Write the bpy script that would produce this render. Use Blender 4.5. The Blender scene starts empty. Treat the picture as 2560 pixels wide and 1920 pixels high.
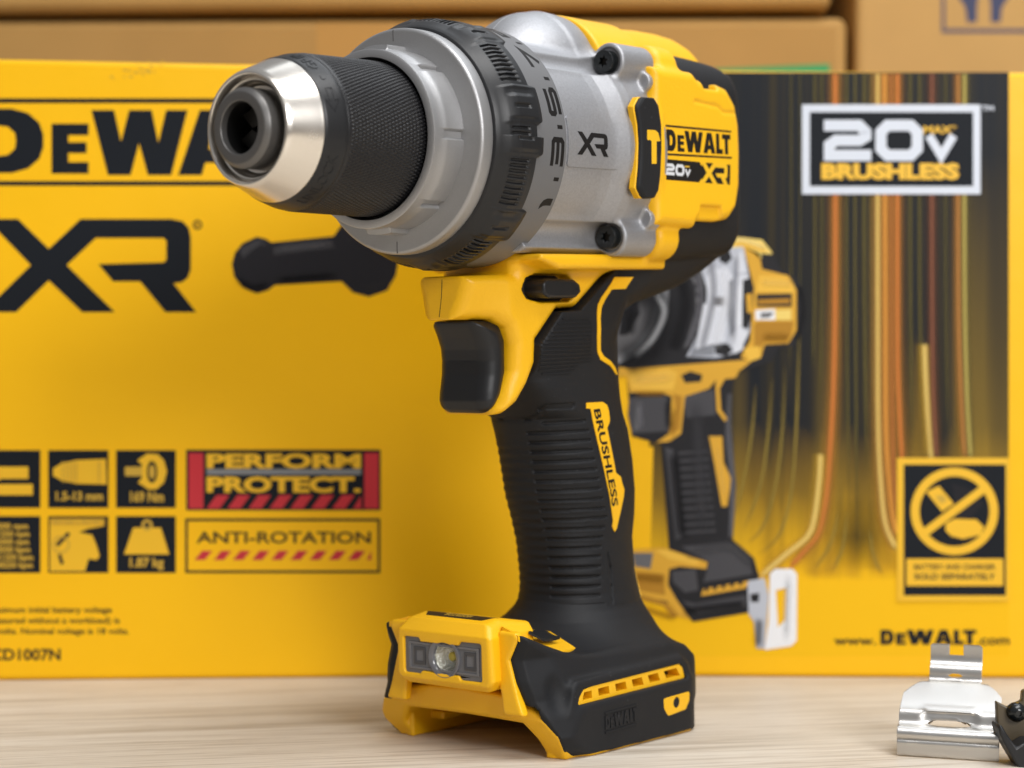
import bpy, bmesh, math, random
import numpy as np
from mathutils import Vector, Matrix
from mathutils.bvhtree import BVHTree
from mathutils.geometry import tessellate_polygon
random.seed(4)
SC = bpy.context.scene
COL = SC.collection
# ------------------------------------------------------------------ camera, world, lamps, exposure
F_PX, PITCH, ROLL, HCAM = 4877.49, -0.0055038, 0.006009, 0.1153357
IMG_W, IMG_H = 2560.0, 1920.0
cam_d = bpy.data.cameras.new('camera'); cam = bpy.data.objects.new('camera', cam_d); COL.objects.link(cam)
cam_d.sensor_fit = 'HORIZONTAL'; cam_d.sensor_width = 36.0; cam_d.lens = 36.0 * F_PX / IMG_W
cam_d.clip_start = 0.05; cam_d.clip_end = 50
fwd = Vector((0, math.cos(PITCH), math.sin(PITCH))); up0 = Vector((0, -math.sin(PITCH), math.cos(PITCH))); rt0 = Vector((1, 0, 0))
rt = rt0 * math.cos(ROLL) + up0 * math.sin(ROLL); upv = up0 * math.cos(ROLL) - rt0 * math.sin(ROLL)
m = Matrix((rt, upv, -fwd)).transposed().to_4x4(); m.translation = (0, 0, HCAM); cam.matrix_world = m
cam_d.dof.use_dof = True; cam_d.dof.focus_distance = 0.572; cam_d.dof.aperture_fstop = 9.5; cam_d.dof.aperture_blades = 0
SC.camera = cam
world = bpy.data.worlds.new('World'); SC.world = world; world.use_nodes = True
wn = world.node_tree; wb = wn.nodes['Background']; wb.inputs[1].default_value = 0.40
_tc = wn.nodes.new('ShaderNodeTexCoord'); _sp = wn.nodes.new('ShaderNodeSeparateXYZ'); _mr = wn.nodes.new('ShaderNodeMapRange'); _cr = wn.nodes.new('ShaderNodeValToRGB')
_mr.inputs[1].default_value = -1; _mr.inputs[2].default_value = 1
wn.links.new(_tc.outputs['Generated'], _sp.inputs[0]); wn.links.new(_sp.outputs['Z'], _mr.inputs[0]); wn.links.new(_mr.outputs[0], _cr.inputs[0]); wn.links.new(_cr.outputs[0], wb.inputs[0])
_e = _cr.color_ramp.elements                      # a plain room: warm floor, beige walls, pale ceiling
_e[0].position = 0.0; _e[0].color = (0.30, 0.25, 0.21, 1); _e[1].position = 1.0; _e[1].color = (1.0, 1.02, 1.06, 1)
for _p, _c in ((0.40, (0.42, 0.36, 0.31, 1)), (0.52, (0.62, 0.57, 0.53, 1)), (0.66, (0.86, 0.85, 0.85, 1))):
    _k = _e.new(_p); _k.color = _c

def area(name, loc, target, sx, sy, watts, col=(1, 1, 1)):
    l = bpy.data.lights.new(name, 'AREA'); l.shape = 'RECTANGLE'; l.size = sx; l.size_y = sy; l.energy = watts; l.color = col
    o = bpy.data.objects.new(name, l); COL.objects.link(o); o.location = loc
    o.rotation_euler = (Vector(target) - Vector(loc)).to_track_quat('-Z', 'Y').to_euler(); return o
area('ceiling_lamp', (0.30, 0.20, 1.40), (0.05, 0.60, 0.05), 1.1, 0.6, 20.0, (1.0, 0.99, 0.98))
area('added_rear_fill', (0.45, 1.25, 1.55), (0.10, 0.80, 0.0), 1.3, 0.8, 8.5, (0.90, 0.95, 1.0))  # added overhead fill behind the boxes so the clip plate reflects bright
area('window_lamp', (0.62, -0.55, 0.66), (0.02, 0.62, 0.12), 0.45, 0.45, 14.0, (1.0, 0.99, 0.985))
SC.view_settings.view_transform = 'Standard'; SC.view_settings.look = 'None'
SC.view_settings.exposure = -0.28; SC.view_settings.gamma = 1.0; SC.view_settings.use_curve_mapping = False
SC.cycles.max_bounces = 8; SC.cycles.transparent_max_bounces = 24; SC.cycles.use_denoising = True

# ------------------------------------------------------------------ materials
MATS = {}
def mat(name, col, rough=0.5, metal=0.0, spec=0.5, bump=0.0, bscale=1500.0, var=0.0, vscale=60.0, coat=0.0, rvar=0.0, trans=0.0, ior=1.5):
    m = bpy.data.materials.new(name); m.use_nodes = True; nt = m.node_tree; b = nt.nodes['Principled BSDF']
    b.inputs['Base Color'].default_value = (*col, 1); b.inputs['Roughness'].default_value = rough; b.inputs['Metallic'].default_value = metal
    b.inputs['Specular IOR Level'].default_value = spec; b.inputs['Coat Weight'].default_value = coat; b.inputs['IOR'].default_value = ior
    b.inputs['Transmission Weight'].default_value = trans
    tc = nt.nodes.new('ShaderNodeTexCoord')
    if bump > 0:
        n = nt.nodes.new('ShaderNodeTexNoise'); n.inputs['Scale'].default_value = bscale; n.inputs['Detail'].default_value = 3
        bp = nt.nodes.new('ShaderNodeBump'); bp.inputs['Strength'].default_value = bump; bp.inputs['Distance'].default_value = 0.0003
        nt.links.new(tc.outputs['Object'], n.inputs['Vector']); nt.links.new(n.outputs['Fac'], bp.inputs['Height']); nt.links.new(bp.outputs['Normal'], b.inputs['Normal'])
    if var > 0 or rvar > 0:
        n = nt.nodes.new('ShaderNodeTexNoise'); n.inputs['Scale'].default_value = vscale; n.inputs['Detail'].default_value = 5
        nt.links.new(tc.outputs['Object'], n.inputs['Vector'])
        if var > 0:
            mx = nt.nodes.new('ShaderNodeMix'); mx.data_type = 'RGBA'
            mx.inputs[6].default_value = (*[c * (1 - var) for c in col], 1); mx.inputs[7].default_value = (*[min(1, c * (1 + var)) for c in col], 1)
            nt.links.new(n.outputs['Fac'], mx.inputs[0]); nt.links.new(mx.outputs[2], b.inputs['Base Color'])
        if rvar > 0:
            mr = nt.nodes.new('ShaderNodeMapRange'); mr.inputs[3].default_value = max(0.02, rough - rvar); mr.inputs[4].default_value = rough + rvar
            nt.links.new(n.outputs['Fac'], mr.inputs[0]); nt.links.new(mr.outputs[0], b.inputs['Roughness'])
    MATS[name] = m; return m
YEL = mat('yellow_plastic', (0.87, 0.468, 0.003), 0.44, bump=0.3, bscale=1300, rvar=0.08, vscale=90)
RUB = mat('black_rubber', (0.0115, 0.0122, 0.0142), 0.58, spec=0.26, bump=0.2, bscale=3500, rvar=0.08, vscale=70)
BLK = mat('black_plastic', (0.0105, 0.011, 0.0125), 0.38, spec=0.4, bump=0.05, bscale=2500)
DRK = mat('dark_recess', (0.012, 0.008, 0.005), 0.7)
SIL = mat('silver_cast', (0.375, 0.38, 0.40), 0.44, metal=0.66, bump=0.35, bscale=4200, var=0.22, vscale=1500)
SILM = mat('silver_machined', (0.40, 0.40, 0.405), 0.45, metal=0.8, bump=0.2, bscale=4200, var=0.08, vscale=2400)
CHR = mat('nickel_plated', (0.80, 0.755, 0.69), 0.25, metal=1.0, rvar=0.05, vscale=120)
STL = mat('dark_steel', (0.16, 0.155, 0.15), 0.42, metal=0.75, bump=0.06, bscale=2000)
GRY = mat('grey_plastic', (0.130, 0.132, 0.138), 0.45, bump=0.04, bscale=2500)
INK = mat('black_ink', (0.010, 0.009, 0.009), 0.5, spec=.2)
YINK = mat('yellow_ink', (0.80, 0.46, 0.010), 0.45)
WINK = mat('grey_ink', (0.62, 0.64, 0.68), 0.5)
SCRW = mat('screw_black_oxide', (0.010, 0.012, 0.013), 0.22, metal=0.3, spec=0.7)
LENS = mat('lens_plastic', (0.75, 0.76, 0.80), 0.08, trans=0.92, ior=1.45)
LENSB = mat('lamp_recess_grey', (0.135, 0.135, 0.145), 0.35)
REFL = mat('reflector_chrome', (0.85, 0.85, 0.80), 0.12, metal=1.0)
LEDY = mat('phosphor_yellow', (0.62, 0.50, 0.08), 0.5)

def specks(m, col, scale=700, lo=0.74, hi=0.78):
    nt = m.node_tree; b = nt.nodes['Principled BSDF']; tc = nt.nodes.new('ShaderNodeTexCoord'); n = nt.nodes.new('ShaderNodeTexNoise'); n.inputs['Scale'].default_value = scale; n.inputs['Detail'].default_value = 1
    big = nt.nodes.new('ShaderNodeTexNoise'); big.inputs['Scale'].default_value = 35; ad = nt.nodes.new('ShaderNodeMath'); ad.operation = 'MULTIPLY_ADD'; ad.inputs[1].default_value = 0.22; ad.inputs[2].default_value = -0.11
    nt.links.new(tc.outputs['Object'], n.inputs['Vector']); nt.links.new(tc.outputs['Object'], big.inputs['Vector']); nt.links.new(big.outputs['Fac'], ad.inputs[0])
    s = nt.nodes.new('ShaderNodeMath'); s.operation = 'ADD'; nt.links.new(n.outputs['Fac'], s.inputs[0]); nt.links.new(ad.outputs[0], s.inputs[1])
    r = nt.nodes.new('ShaderNodeMapRange'); r.inputs[1].default_value = lo; r.inputs[2].default_value = hi; r.inputs[4].default_value = 0.38; nt.links.new(s.outputs[0], r.inputs[0])
    mx = nt.nodes.new('ShaderNodeMix'); mx.data_type = 'RGBA'; nt.links.new(r.outputs[0], mx.inputs[0]); src = b.inputs['Base Color']
    if src.is_linked: nt.links.new(src.links[0].from_socket, mx.inputs[6])
    else: mx.inputs[6].default_value = tuple(src.default_value)
    mx.inputs[7].default_value = (*col, 1); nt.links.new(mx.outputs[2], b.inputs['Base Color'])
specks(RUB, (0.12, 0.12, 0.13), 1100, .775, .80)
# ------------------------------------------------------------------ photo pixel -> ray (full-size photo pixels)
def ray(px, py):
    dx, dy = px - IMG_W / 2, py - IMG_H / 2
    u = dx * math.cos(ROLL) + dy * math.sin(ROLL); v = -dx * math.sin(ROLL) + dy * math.cos(ROLL)
    return (rt0 * u + fwd * F_PX - up0 * v)
# drill frame: s runs back along the chuck axis, y to the side we see, z up (millimetres)
AX = Vector((0.62452398, 0.78017486, 0.03601377)); AY = Vector((0.78068129, -0.62492937, 0.0)); AZ = Vector((-0.02250606, -0.02811528, 0.99935129))
PO = Vector((-0.07345154, 0.52205365, 0.06526699 + HCAM))
S0, Z0 = 130.0, -185.4
def L(s, y, z): return ((S0 - s) / 1000.0, y / 1000.0, (z - Z0) / 1000.0)
def foot_z(s): return -180.72 - 0.03604 * s
def g_ray(px, py):
    r = ray(px, py); o = Vector((0, 0, HCAM)) - PO
    return Vector((o.dot(AX), o.dot(AY), o.dot(AZ))) * 1000, Vector((r.dot(AX), r.dot(AY), r.dot(AZ))).normalized()
def on(px, py, axis, val):
    o, dd = g_ray(px, py); return o + dd * ((val - o[axis]) / dd[axis])
def hit(px, py, bvh, yv=17.0):
    o, dd = g_ray(px, py); h = bvh.ray_cast(o, dd)
    return h[0] if h[0] is not None else on(px, py, 1, yv)

# ------------------------------------------------------------------ object helpers
def finish(ob, mats, parent=None, smooth=True, angle=35):
    if not isinstance(mats, (list, tuple)): mats = [mats]
    for mm in mats: ob.data.materials.append(mm)
    if smooth:
        ob.data.polygons.foreach_set('use_smooth', [True] * len(ob.data.polygons))
        if angle < 180: ob.data.set_sharp_from_angle(angle=math.radians(angle))
    COL.objects.link(ob)
    if parent is not None: ob.parent = parent
    return ob
def from_bm(name, bm, mats, parent=None, smooth=True, angle=35, recalc=True):
    if recalc: bmesh.ops.recalc_face_normals(bm, faces=bm.faces)
    me = bpy.data.meshes.new(name); bm.to_mesh(me); bm.free()
    return finish(bpy.data.objects.new(name, me), mats, parent, smooth, angle)
def from_arrays(name, V, Q, mats, parent=None, smooth=True, angle=180):
    me = bpy.data.meshes.new(name); V = np.asarray(V, np.float32); Q = np.asarray(Q, np.int32); k = Q.shape[1]
    me.vertices.add(len(V)); me.vertices.foreach_set('co', V.ravel())
    me.loops.add(Q.size); me.loops.foreach_set('vertex_index', Q.ravel())
    me.polygons.add(len(Q)); me.polygons.foreach_set('loop_start', np.arange(0, Q.size, k, dtype=np.int32))
    me.polygons.foreach_set('loop_total', np.full(len(Q), k, np.int32)); me.update(calc_edges=True); me.validate()
    return finish(bpy.data.objects.new(name, me), mats, parent, smooth, angle)
def thing(name, label, cat, loc=(0, 0, 0), rot=None, group=None):
    o = bpy.data.objects.new(name, None); COL.objects.link(o); o.empty_display_size = 0.02
    if rot is not None: o.matrix_world = rot
    else: o.location = loc
    o['label'] = label; o['category'] = cat
    if group: o['group'] = group
    return o
def GL(V):   # G array (n,3) mm -> local metres
    V = np.asarray(V, np.float64); return np.stack([(S0 - V[:, 0]) / 1000, V[:, 1] / 1000, (V[:, 2] - Z0) / 1000], 1)

# ------------------------------------------------------------------ signed distance toolbox (numpy)
def grid(b, h):
    ax = [np.arange(b[i][0], b[i][1] + h, h, dtype=np.float32) for i in range(3)]
    return ax, ax[0][:, None, None], ax[1][None, :, None], ax[2][None, None, :]
def poly2(u, v, P):
    P = np.asarray(P, np.float32); d = np.full(np.broadcast(u, v).shape, 1e9, np.float32); s = np.ones_like(d)
    n = len(P)
    for i in range(n):
        a, b = P[i], P[i - 1]; ex, ey = b - a; wx, wy = u - a[0], v - a[1]
        t = np.clip((wx * ex + wy * ey) / (ex * ex + ey * ey + 1e-9), 0, 1)
        d = np.minimum(d, (wx - ex * t) ** 2 + (wy - ey * t) ** 2)
        c1 = v >= a[1]; c2 = v < b[1]; c3 = ex * wy > ey * wx
        flip = (c1 & c2 & c3) | (~c1 & ~c2 & ~c3); s = np.where(flip, -s, s)
    return s * np.sqrt(d)
def rint(a, b, r):   # rounded intersection
    return np.minimum(np.maximum(a + r, b + r), 0) + np.sqrt(np.maximum(a + r, 0) ** 2 + np.maximum(b + r, 0) ** 2) - r
def smin(a, b, k):
    h = np.clip(0.5 + 0.5 * (b - a) / k, 0, 1); return b * (1 - h) + a * h - k * h * (1 - h)
def smax(a, b, k): return -smin(-a, -b, k)
def cap2(u, v, a, b, r):
    ex, ey = b[0] - a[0], b[1] - a[1]; t = np.clip(((u - a[0]) * ex + (v - a[1]) * ey) / (ex * ex + ey * ey + 1e-9), 0, 1)
    return np.sqrt((u - a[0] - ex * t) ** 2 + (v - a[1] - ey * t) ** 2) - r
def interp(x, xs, ys): return np.interp(x, xs, ys).astype(np.float32)
def nets(D, ax, h):
    o = np.array([a[0] for a in ax], np.float64)
    ins = D < 0
    cnt = np.zeros(tuple(np.array(D.shape) - 1), np.int8)
    sl = [(slice(0, -1)), (slice(1, None))]
    for i in (0, 1):
        for j in (0, 1):
            for k in (0, 1): cnt += ins[sl[i], sl[j], sl[k]]
    I, J, K = np.nonzero((cnt > 0) & (cnt < 8)); n = len(I)
    cv = {}
    for i in (0, 1):
        for j in (0, 1):
            for k in (0, 1): cv[(i, j, k)] = D[I + i, J + j, K + k].astype(np.float64)
    acc = np.zeros((n, 3)); c = np.zeros(n)
    corners = list(cv)
    for a in corners:
        for ax_ in range(3):
            if a[ax_]: continue
            b = list(a); b[ax_] = 1; b = tuple(b)
            cr = (cv[a] < 0) != (cv[b] < 0); t = cv[a] / np.where(cr, cv[a] - cv[b], 1)
            for q in range(3):
                acc[:, q] += np.where(cr, (t if q == ax_ else a[q]), 0)
            c += cr
    V = np.stack([I, J, K], 1) + acc / c[:, None]
    mp = np.full(cnt.shape, -1, np.int32); mp[I, J, K] = np.arange(n)
    Q = []
    for axd in range(3):
        A = [slice(None)] * 3; B = [slice(None)] * 3; A[axd] = slice(0, -1); B[axd] = slice(1, None)
        sc = ins[tuple(A)] != ins[tuple(B)]
        o1, o2 = [q for q in range(3) if q != axd]
        idx = np.array(np.nonzero(sc)); ok = (idx[o1] > 0) & (idx[o2] > 0) & (idx[o1] < cnt.shape[o1]) & (idx[o2] < cnt.shape[o2]); idx = idx[:, ok]
        def g(d1, d2):
            w = idx.copy(); w[o1] += d1; w[o2] += d2; return mp[w[0], w[1], w[2]]
        q = np.stack([g(-1, -1), g(0, -1), g(0, 0), g(-1, 0)], 1)
        fl = ins[tuple(idx)]
        if axd == 1: fl = ~fl
        q[fl] = q[fl][:, ::-1]      # the drill frame is left-handed, so this winds faces outward
        Q.append(q)
    Q = np.concatenate(Q); Q = Q[(Q >= 0).all(1)]
    return V * h + o, Q
BVHS = {}
def sdf_part(name, D, ax, h, mats, parent, bvh=None, angle=180):
    V, Q = nets(D, ax, h)
    ob = from_arrays(name, GL(V), Q, mats, parent, True, angle)
    if bvh: BVHS[bvh] = BVHTree.FromPolygons(V.tolist(), Q.tolist())
    return ob

# ------------------------------------------------------------------ lathe about the chuck axis
def lathe(name, prof, mats, parent, n=160, angle=40, idx=None):
    k = len(prof); V = []; Q = []; mi = []
    for i in range(n):
        t = 2 * math.pi * i / n; c, s_ = math.cos(t), math.sin(t)
        for (s, r) in prof: V.append((s, r * c, r * s_))
    for i in range(n):
        j = (i + 1) % n
        for q in range(k - 1): Q.append((i * k + q, j * k + q, j * k + q + 1, i * k + q + 1))
    bm = bmesh.new(); vs = [bm.verts.new(p) for p in GL(V)]
    for f in Q:
        try: bm.faces.new([vs[a] for a in f])
        except ValueError: pass
    bmesh.ops.remove_doubles(bm, verts=bm.verts, dist=1e-7)
    return from_bm(name, bm, mats, parent, True, angle)
def round_prof(P, r=0.4, k=3):   # fillet profile corners
    out = [P[0]]
    for i in range(1, len(P) - 1):
        a, b, c = Vector(P[i - 1]), Vector(P[i]), Vector(P[i + 1]); d1, d2 = (a - b), (c - b)
        rr = min(r, d1.length * .45, d2.length * .45)
        if d1.length < 1e-6 or d2.length < 1e-6: continue
        p, q = b + d1.normalized() * rr, b + d2.normalized() * rr
        for t in range(k + 1):
            u = t / k; w = p * (1 - u) ** 2 + b * 2 * u * (1 - u) + q * u * u; out.append((w.x, w.y))
    out.append(P[-1]); return out

# ------------------------------------------------------------------ flat shapes: triangles from contours and from lettering
def tris(contours):
    """contours: [outer, hole, hole ...] -> list of triangles ((u,v)x3)"""
    pl = [[Vector((p[0], p[1], 0)) for p in c] for c in contours]; flat = [p for c in pl for p in c]
    return [tuple((flat[i].x, flat[i].y) for i in t) for t in tessellate_polygon(pl)]
FONT_CACHE = {}
def text_tris(txt, bold=0.0):
    """lettering normalised: cap height 1, starts at u=0; returns (triangles, width)"""
    key = (txt, bold)
    if key in FONT_CACHE: return FONT_CACHE[key]
    cu = bpy.data.curves.new('t', 'FONT'); cu.body = txt; cu.size = 1.0; cu.offset = bold; cu.resolution_u = 3; cu.fill_mode = 'FRONT'
    ob = bpy.data.objects.new('t', cu); COL.objects.link(ob); dg = bpy.context.evaluated_depsgraph_get()
    me = bpy.data.meshes.new_from_object(ob.evaluated_get(dg)); bpy.data.objects.remove(ob); bpy.data.curves.remove(cu)
    me.calc_loop_triangles(); co = [v.co.copy() for v in me.vertices]
    T = [tuple((co[i].x, co[i].y) for i in t.vertices) for t in me.loop_triangles]; bpy.data.meshes.remove(me)
    u0 = min(p[0] for t in T for p in t); u1 = max(p[0] for t in T for p in t); k = 1 / 0.729
    T = [tuple(((p[0] - u0) * k, p[1] * k) for p in t) for t in T]
    FONT_CACHE[key] = (T, (u1 - u0) * k); return FONT_CACHE[key]
def place(T, u, v, w, h, width=None, shear=0.0):
    """scale triangles of unit height (and given natural width) into box at (u,v) sized w x h"""
    W = width if width else max(p[0] for t in T for p in t)
    return [tuple((u + p[0] / W * w + shear * p[1] * h, v + p[1] * h) for p in t) for t in T]
def text_in(txt, u, v, w, h, bold=0.0, shear=0.0):
    T, W = text_tris(txt, bold); return place(T, u, v, w, h, W, shear)
def fitc(contours, u, v, w, h, W=None, Hh=None):
    W = W or max(p[0] for p in contours[0]); Hh = Hh or 1.0
    return [[(u + p[0] / W * w, v + p[1] / Hh * h) for p in c] for c in contours]
def rect(a, b, c, d): return [(a, b), (c, b), (c, d), (a, d)]
def circ(cx, cy, r, n=40, ry=None): return [(cx + r * math.cos(2 * math.pi * i / n), cy + (ry or r) * math.sin(2 * math.pi * i / n)) for i in range(n)]
def stroke(P, w, closed=False):
    """outline of a polyline of width w (mitred)"""
    P = [Vector((p[0], p[1])) for p in P]; n = len(P); Lf, Rt = [], []
    for i in range(n):
        a = P[i - 1] if (i > 0 or closed) else None; b = P[i]; c = P[(i + 1) % n] if (i < n - 1 or closed) else None
        d1 = (b - a).normalized() if a is not None else None; d2 = (c - b).normalized() if c is not None else None
        d1 = d1 or d2; d2 = d2 or d1
        n1 = Vector((-d1.y, d1.x)); n2 = Vector((-d2.y, d2.x)); nn = (n1 + n2)
        nn = nn.normalized() if nn.length > 1e-6 else n1; k = w / 2 / max(0.35, nn.dot(n1))
        Lf.append(b + nn * k); Rt.append(b - nn * k)
    A = [(p.x, p.y) for p in Lf]; B = [(p.x, p.y) for p in Rt]
    return [A, B[::-1]] if closed else [A + B[::-1]]
def stroke_tris(P, w, closed=False):
    if closed:
        c = stroke(P, w, True); A, B = c[0], c[1][::-1]; n = len(A); T = []
        for i in range(n):
            j = (i + 1) % n; T += [(A[i], A[j], B[j]), (A[i], B[j], B[i])]
        return T
    c = stroke(P, w)[0]; n = len(c) // 2; A, B = c[:n], c[n:][::-1]; T = []
    for i in range(n - 1): T += [(A[i], A[i + 1], B[i + 1]), (A[i], B[i + 1], B[i])]
    return T
# block lettering of the maker's mark (unit height)
GLY = {
 'D': ([[(0, 0), (0, 1), (.42, 1), (.58, .93), (.69, .78), (.73, .6), (.73, .4), (.69, .22), (.58, .07), (.42, 0)], [(.27, .26), (.38, .28), (.45, .38), (.46, .5), (.45, .62), (.38, .72), (.27, .74)]], .73),
 'e': ([[(0, 0), (0, .78), (.55, .78), (.55, .6), (.25, .6), (.25, .49), (.52, .49), (.52, .32), (.25, .32), (.25, .18), (.55, .18), (.55, 0)]], .55),
 'W': ([[(0, 1), (.35, 1), (.457, .52), (.58, 1), (.93, 1), (1.03, .5), (1.15, 1), (1.48, 1), (1.23, 0), (.87, 0), (.735, .49), (.605, 0), (.255, 0)]], 1.48),
 'A': ([[(0, 0), (.31, 1), (.70, 1), (1.0, 0), (.66, 0), (.61, .19), (.39, .19), (.34, 0)], [(.44, .4), (.56, .4), (.5, .70)]], 1.0),
 'L': ([[(0, 0), (0, 1), (.28, 1), (.28, .25), (.56, .25), (.56, 0)]], .56),
 'T': ([[(0, 1), (.72, 1), (.72, .75), (.5, .75), (.5, 0), (.22, 0), (.22, .75), (0, .75)]], .72)}
def maker_mark():
    T = []; u = 0
    for ch, adv in (('D', .12), ('e', .03), ('W', .02), ('A', .06), ('L', -.05), ('T', 0)):
        c, w = GLY[ch]; T += [tuple((p[0] + u, p[1]) for p in t) for t in tris(c)]; u += w + adv
    return T, u
MARK, MARK_W = maker_mark()
XR_C = [[(-75, 990), (100, 990), (270, 1155), (445, 990), (950, 990), (1010, 1003), (1045, 1040), (1055, 1090), (1055, 1270), (1038, 1315), (1005, 1340), (960, 1345),
         (1085, 1505), (915, 1505), (775, 1335), (625, 1335), (545, 1240), (905, 1230), (920, 1215), (920, 1110), (905, 1095), (530, 1095), (370, 1245), (635, 1505), (455, 1505), (270, 1330), (90, 1505), (-95, 1505), (170, 1245)]]
XR_T = tris([[((p[0] + 95) / 515.0, (1505 - p[1]) / 515.0) for p in XR_C[0]]]); XR_W = 1180 / 515.0
def digit20(u, v, h, sx=1.0):
    """wide techno 20 drawn with strokes, height h"""
    t = .27 * h; a = t / 2; w = 1.16 * h * sx; T = []
    def q(P): return [(u + p[0], v + p[1]) for p in P]
    c = .16 * h
    T += stroke_tris(q([(0, h - a), (w - a - c, h - a), (w - a, h - a - c), (w - a, h / 2 + c * .6), (w - a - c, h / 2 + .0 * h), (a + c, h / 2), (a, h / 2 - c * .7), (a, a), (w, a)]), t)
    x0 = w + .1 * h
    T += stroke_tris(q([(x0 + a, a + c), (x0 + a, h - a - c), (x0 + a + c, h - a), (x0 + w - a - c, h - a), (x0 + w - a, h - a - c), (x0 + w - a, a + c), (x0 + w - a - c, a), (x0 + a + c, a)]), t, True)
    x1 = x0 + w + .08 * h
    T += stroke_tris(q([(x1 + .07 * h, .62 * h), (x1 + .37 * h, .12 * h), (x1 + .67 * h, .62 * h)]), .2 * h)
    return T, x1 + .76 * h

# ------------------------------------------------------------------ patches laid on a body surface
def subdivide_tris(T, step):
    bm = bmesh.new()
    for t in T:
        try: bm.faces.new([bm.verts.new((p[0], p[1], 0)) for p in t])
        except ValueError: pass
    bmesh.ops.remove_doubles(bm, verts=bm.verts, dist=1e-4)
    if step:
        for ax in (0, 1):
            vals = [v.co[ax] for v in bm.verts]; lo, hi = min(vals), max(vals); k = math.floor(lo / step) + 1
            while k * step < hi:
                no = Vector((1, 0, 0)) if ax == 0 else Vector((0, 1, 0)); co = Vector((k * step if ax == 0 else 0, k * step if ax == 1 else 0, 0))
                bmesh.ops.bisect_plane(bm, geom=bm.verts[:] + bm.edges[:] + bm.faces[:], plane_co=co, plane_no=no, dist=1e-5); k += 1
        bmesh.ops.remove_doubles(bm, verts=bm.verts, dist=1e-4)
    return bm
def patch(name, groups, fmap, parent, thick=0.6, step=1.5, angle=30, mirror=False):
    o = _patch(name, groups, fmap, parent, thick, step, angle, 1)
    if mirror: _patch(name, groups, fmap, parent, thick, step, angle, -1)
    return o
def _patch(name, groups, fmap, parent, thick, step, angle, flip):
    """groups: [(triangles, material, offset_mm)]; fmap(u,v,off)->G point. Makes a raised skin with side walls."""
    out = bmesh.new(); mats = []
    for T, mm, off in groups:
        if mm not in mats: mats.append(mm)
        bm = subdivide_tris(T, step)
        for f in bm.faces: f.normal_update()
        n0 = len(bm.verts); bnd = [e for e in bm.edges if len(e.link_faces) == 1]
        bm.verts.index_update(); top = [fmap(v.co.x, v.co.y, off) for v in bm.verts]; bot = [fmap(v.co.x, v.co.y, off - thick) for v in bm.verts]
        for sgn in (flip,):
            A = [out.verts.new(L(p[0], sgn * p[1], p[2])) for p in top]; B = {}
            def bb(i):
                if i not in B: p = bot[i]; B[i] = out.verts.new(L(p[0], sgn * p[1], p[2]))
                return B[i]
            for f in bm.faces:
                try: nf = out.faces.new([A[v.index] for v in f.verts]); nf.material_index = mats.index(mm)
                except ValueError: pass
            if thick > 0:
                for e in bnd:
                    a, b = e.verts[0].index, e.verts[1].index
                    try: nf = out.faces.new([A[a], A[b], bb(b), bb(a)]); nf.material_index = mats.index(mm)
                    except ValueError: pass
        bm.free()
    return from_bm(name, out, mats, parent, True, angle)
def side_map(bvh, y_default=17.0):
    def f(u, v, off):
        h = bvh.ray_cast(Vector((u, 120, v)), Vector((0, -1, 0)))
        if h[0] is None or h[0].y < -5: return (u, y_default + off, v)
        n = h[1];
        if n.y < 0: n = -n
        k = off / max(0.45, n.y); return (u, h[0].y + k, v)
    return f
def top_map(bvh):
    def f(u, v, off):
        h = bvh.ray_cast(Vector((u, v, -100)), Vector((0, 0, -1)))
        return (u, v, (h[0].z if h[0] is not None else -152) + off)
    return f
def plane_y(y0): return lambda u, v, off: (u, y0 + off, v)
def plane_s(s0): return lambda u, v, off: (s0 - off, u, v)          # faces forward; u = y, v = z
def pxpoly(pts, bvh, yv=17.0): return [(h.x, h.z) for h in (hit(x, y, bvh, yv) for x, y in pts)]
def prism(name, contours, d0, d1, kind, mats, parent, bevel=0.0, seg=2, mirror=False, angle=35):
    o = _prism(name, contours, d0, d1, kind, mats, parent, bevel, seg, angle, 1)
    if mirror: _prism(name, contours, d0, d1, kind, mats, parent, bevel, seg, angle, -1)
    return o
def _prism(name, contours, d0, d1, kind, mats, parent, bevel, seg, angle, flip):
    """contour extruded along y ('y': (s,z) between y=d0..d1) or s ('s': (y,z)) or z ('z': (s,y))"""
    bm = bmesh.new()
    def mp(p, d): return L(p[0], d, p[1]) if kind == 'y' else (L(d, p[0], p[1]) if kind == 's' else L(p[0], p[1], d))
    for sgn in (flip,):
        T = tris(contours); cache = {}
        def v(p, d):
            key = (round(p[0], 4), round(p[1], 4), d)
            if key not in cache:
                q = mp(p, d); cache[key] = bm.verts.new((q[0], q[1] * sgn, q[2]))
            return cache[key]
        for d in (d0, d1):
            for t in T:
                try: bm.faces.new([v(p, d) for p in t])
                except ValueError: pass
        for c in contours:
            for i in range(len(c)):
                try: bm.faces.new([v(c[i - 1], d0), v(c[i], d0), v(c[i], d1), v(c[i - 1], d1)])
                except ValueError: pass
    bmesh.ops.dissolve_limit(bm, angle_limit=0.01, verts=bm.verts, edges=bm.edges)
    ob = from_bm(name, bm, mats, parent, True, angle)
    if bevel > 0:
        b = ob.modifiers.new('bevel', 'BEVEL'); b.width = bevel / 1000; b.segments = seg; b.limit_method = 'ANGLE'; b.angle_limit = math.radians(30)
    return ob

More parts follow.
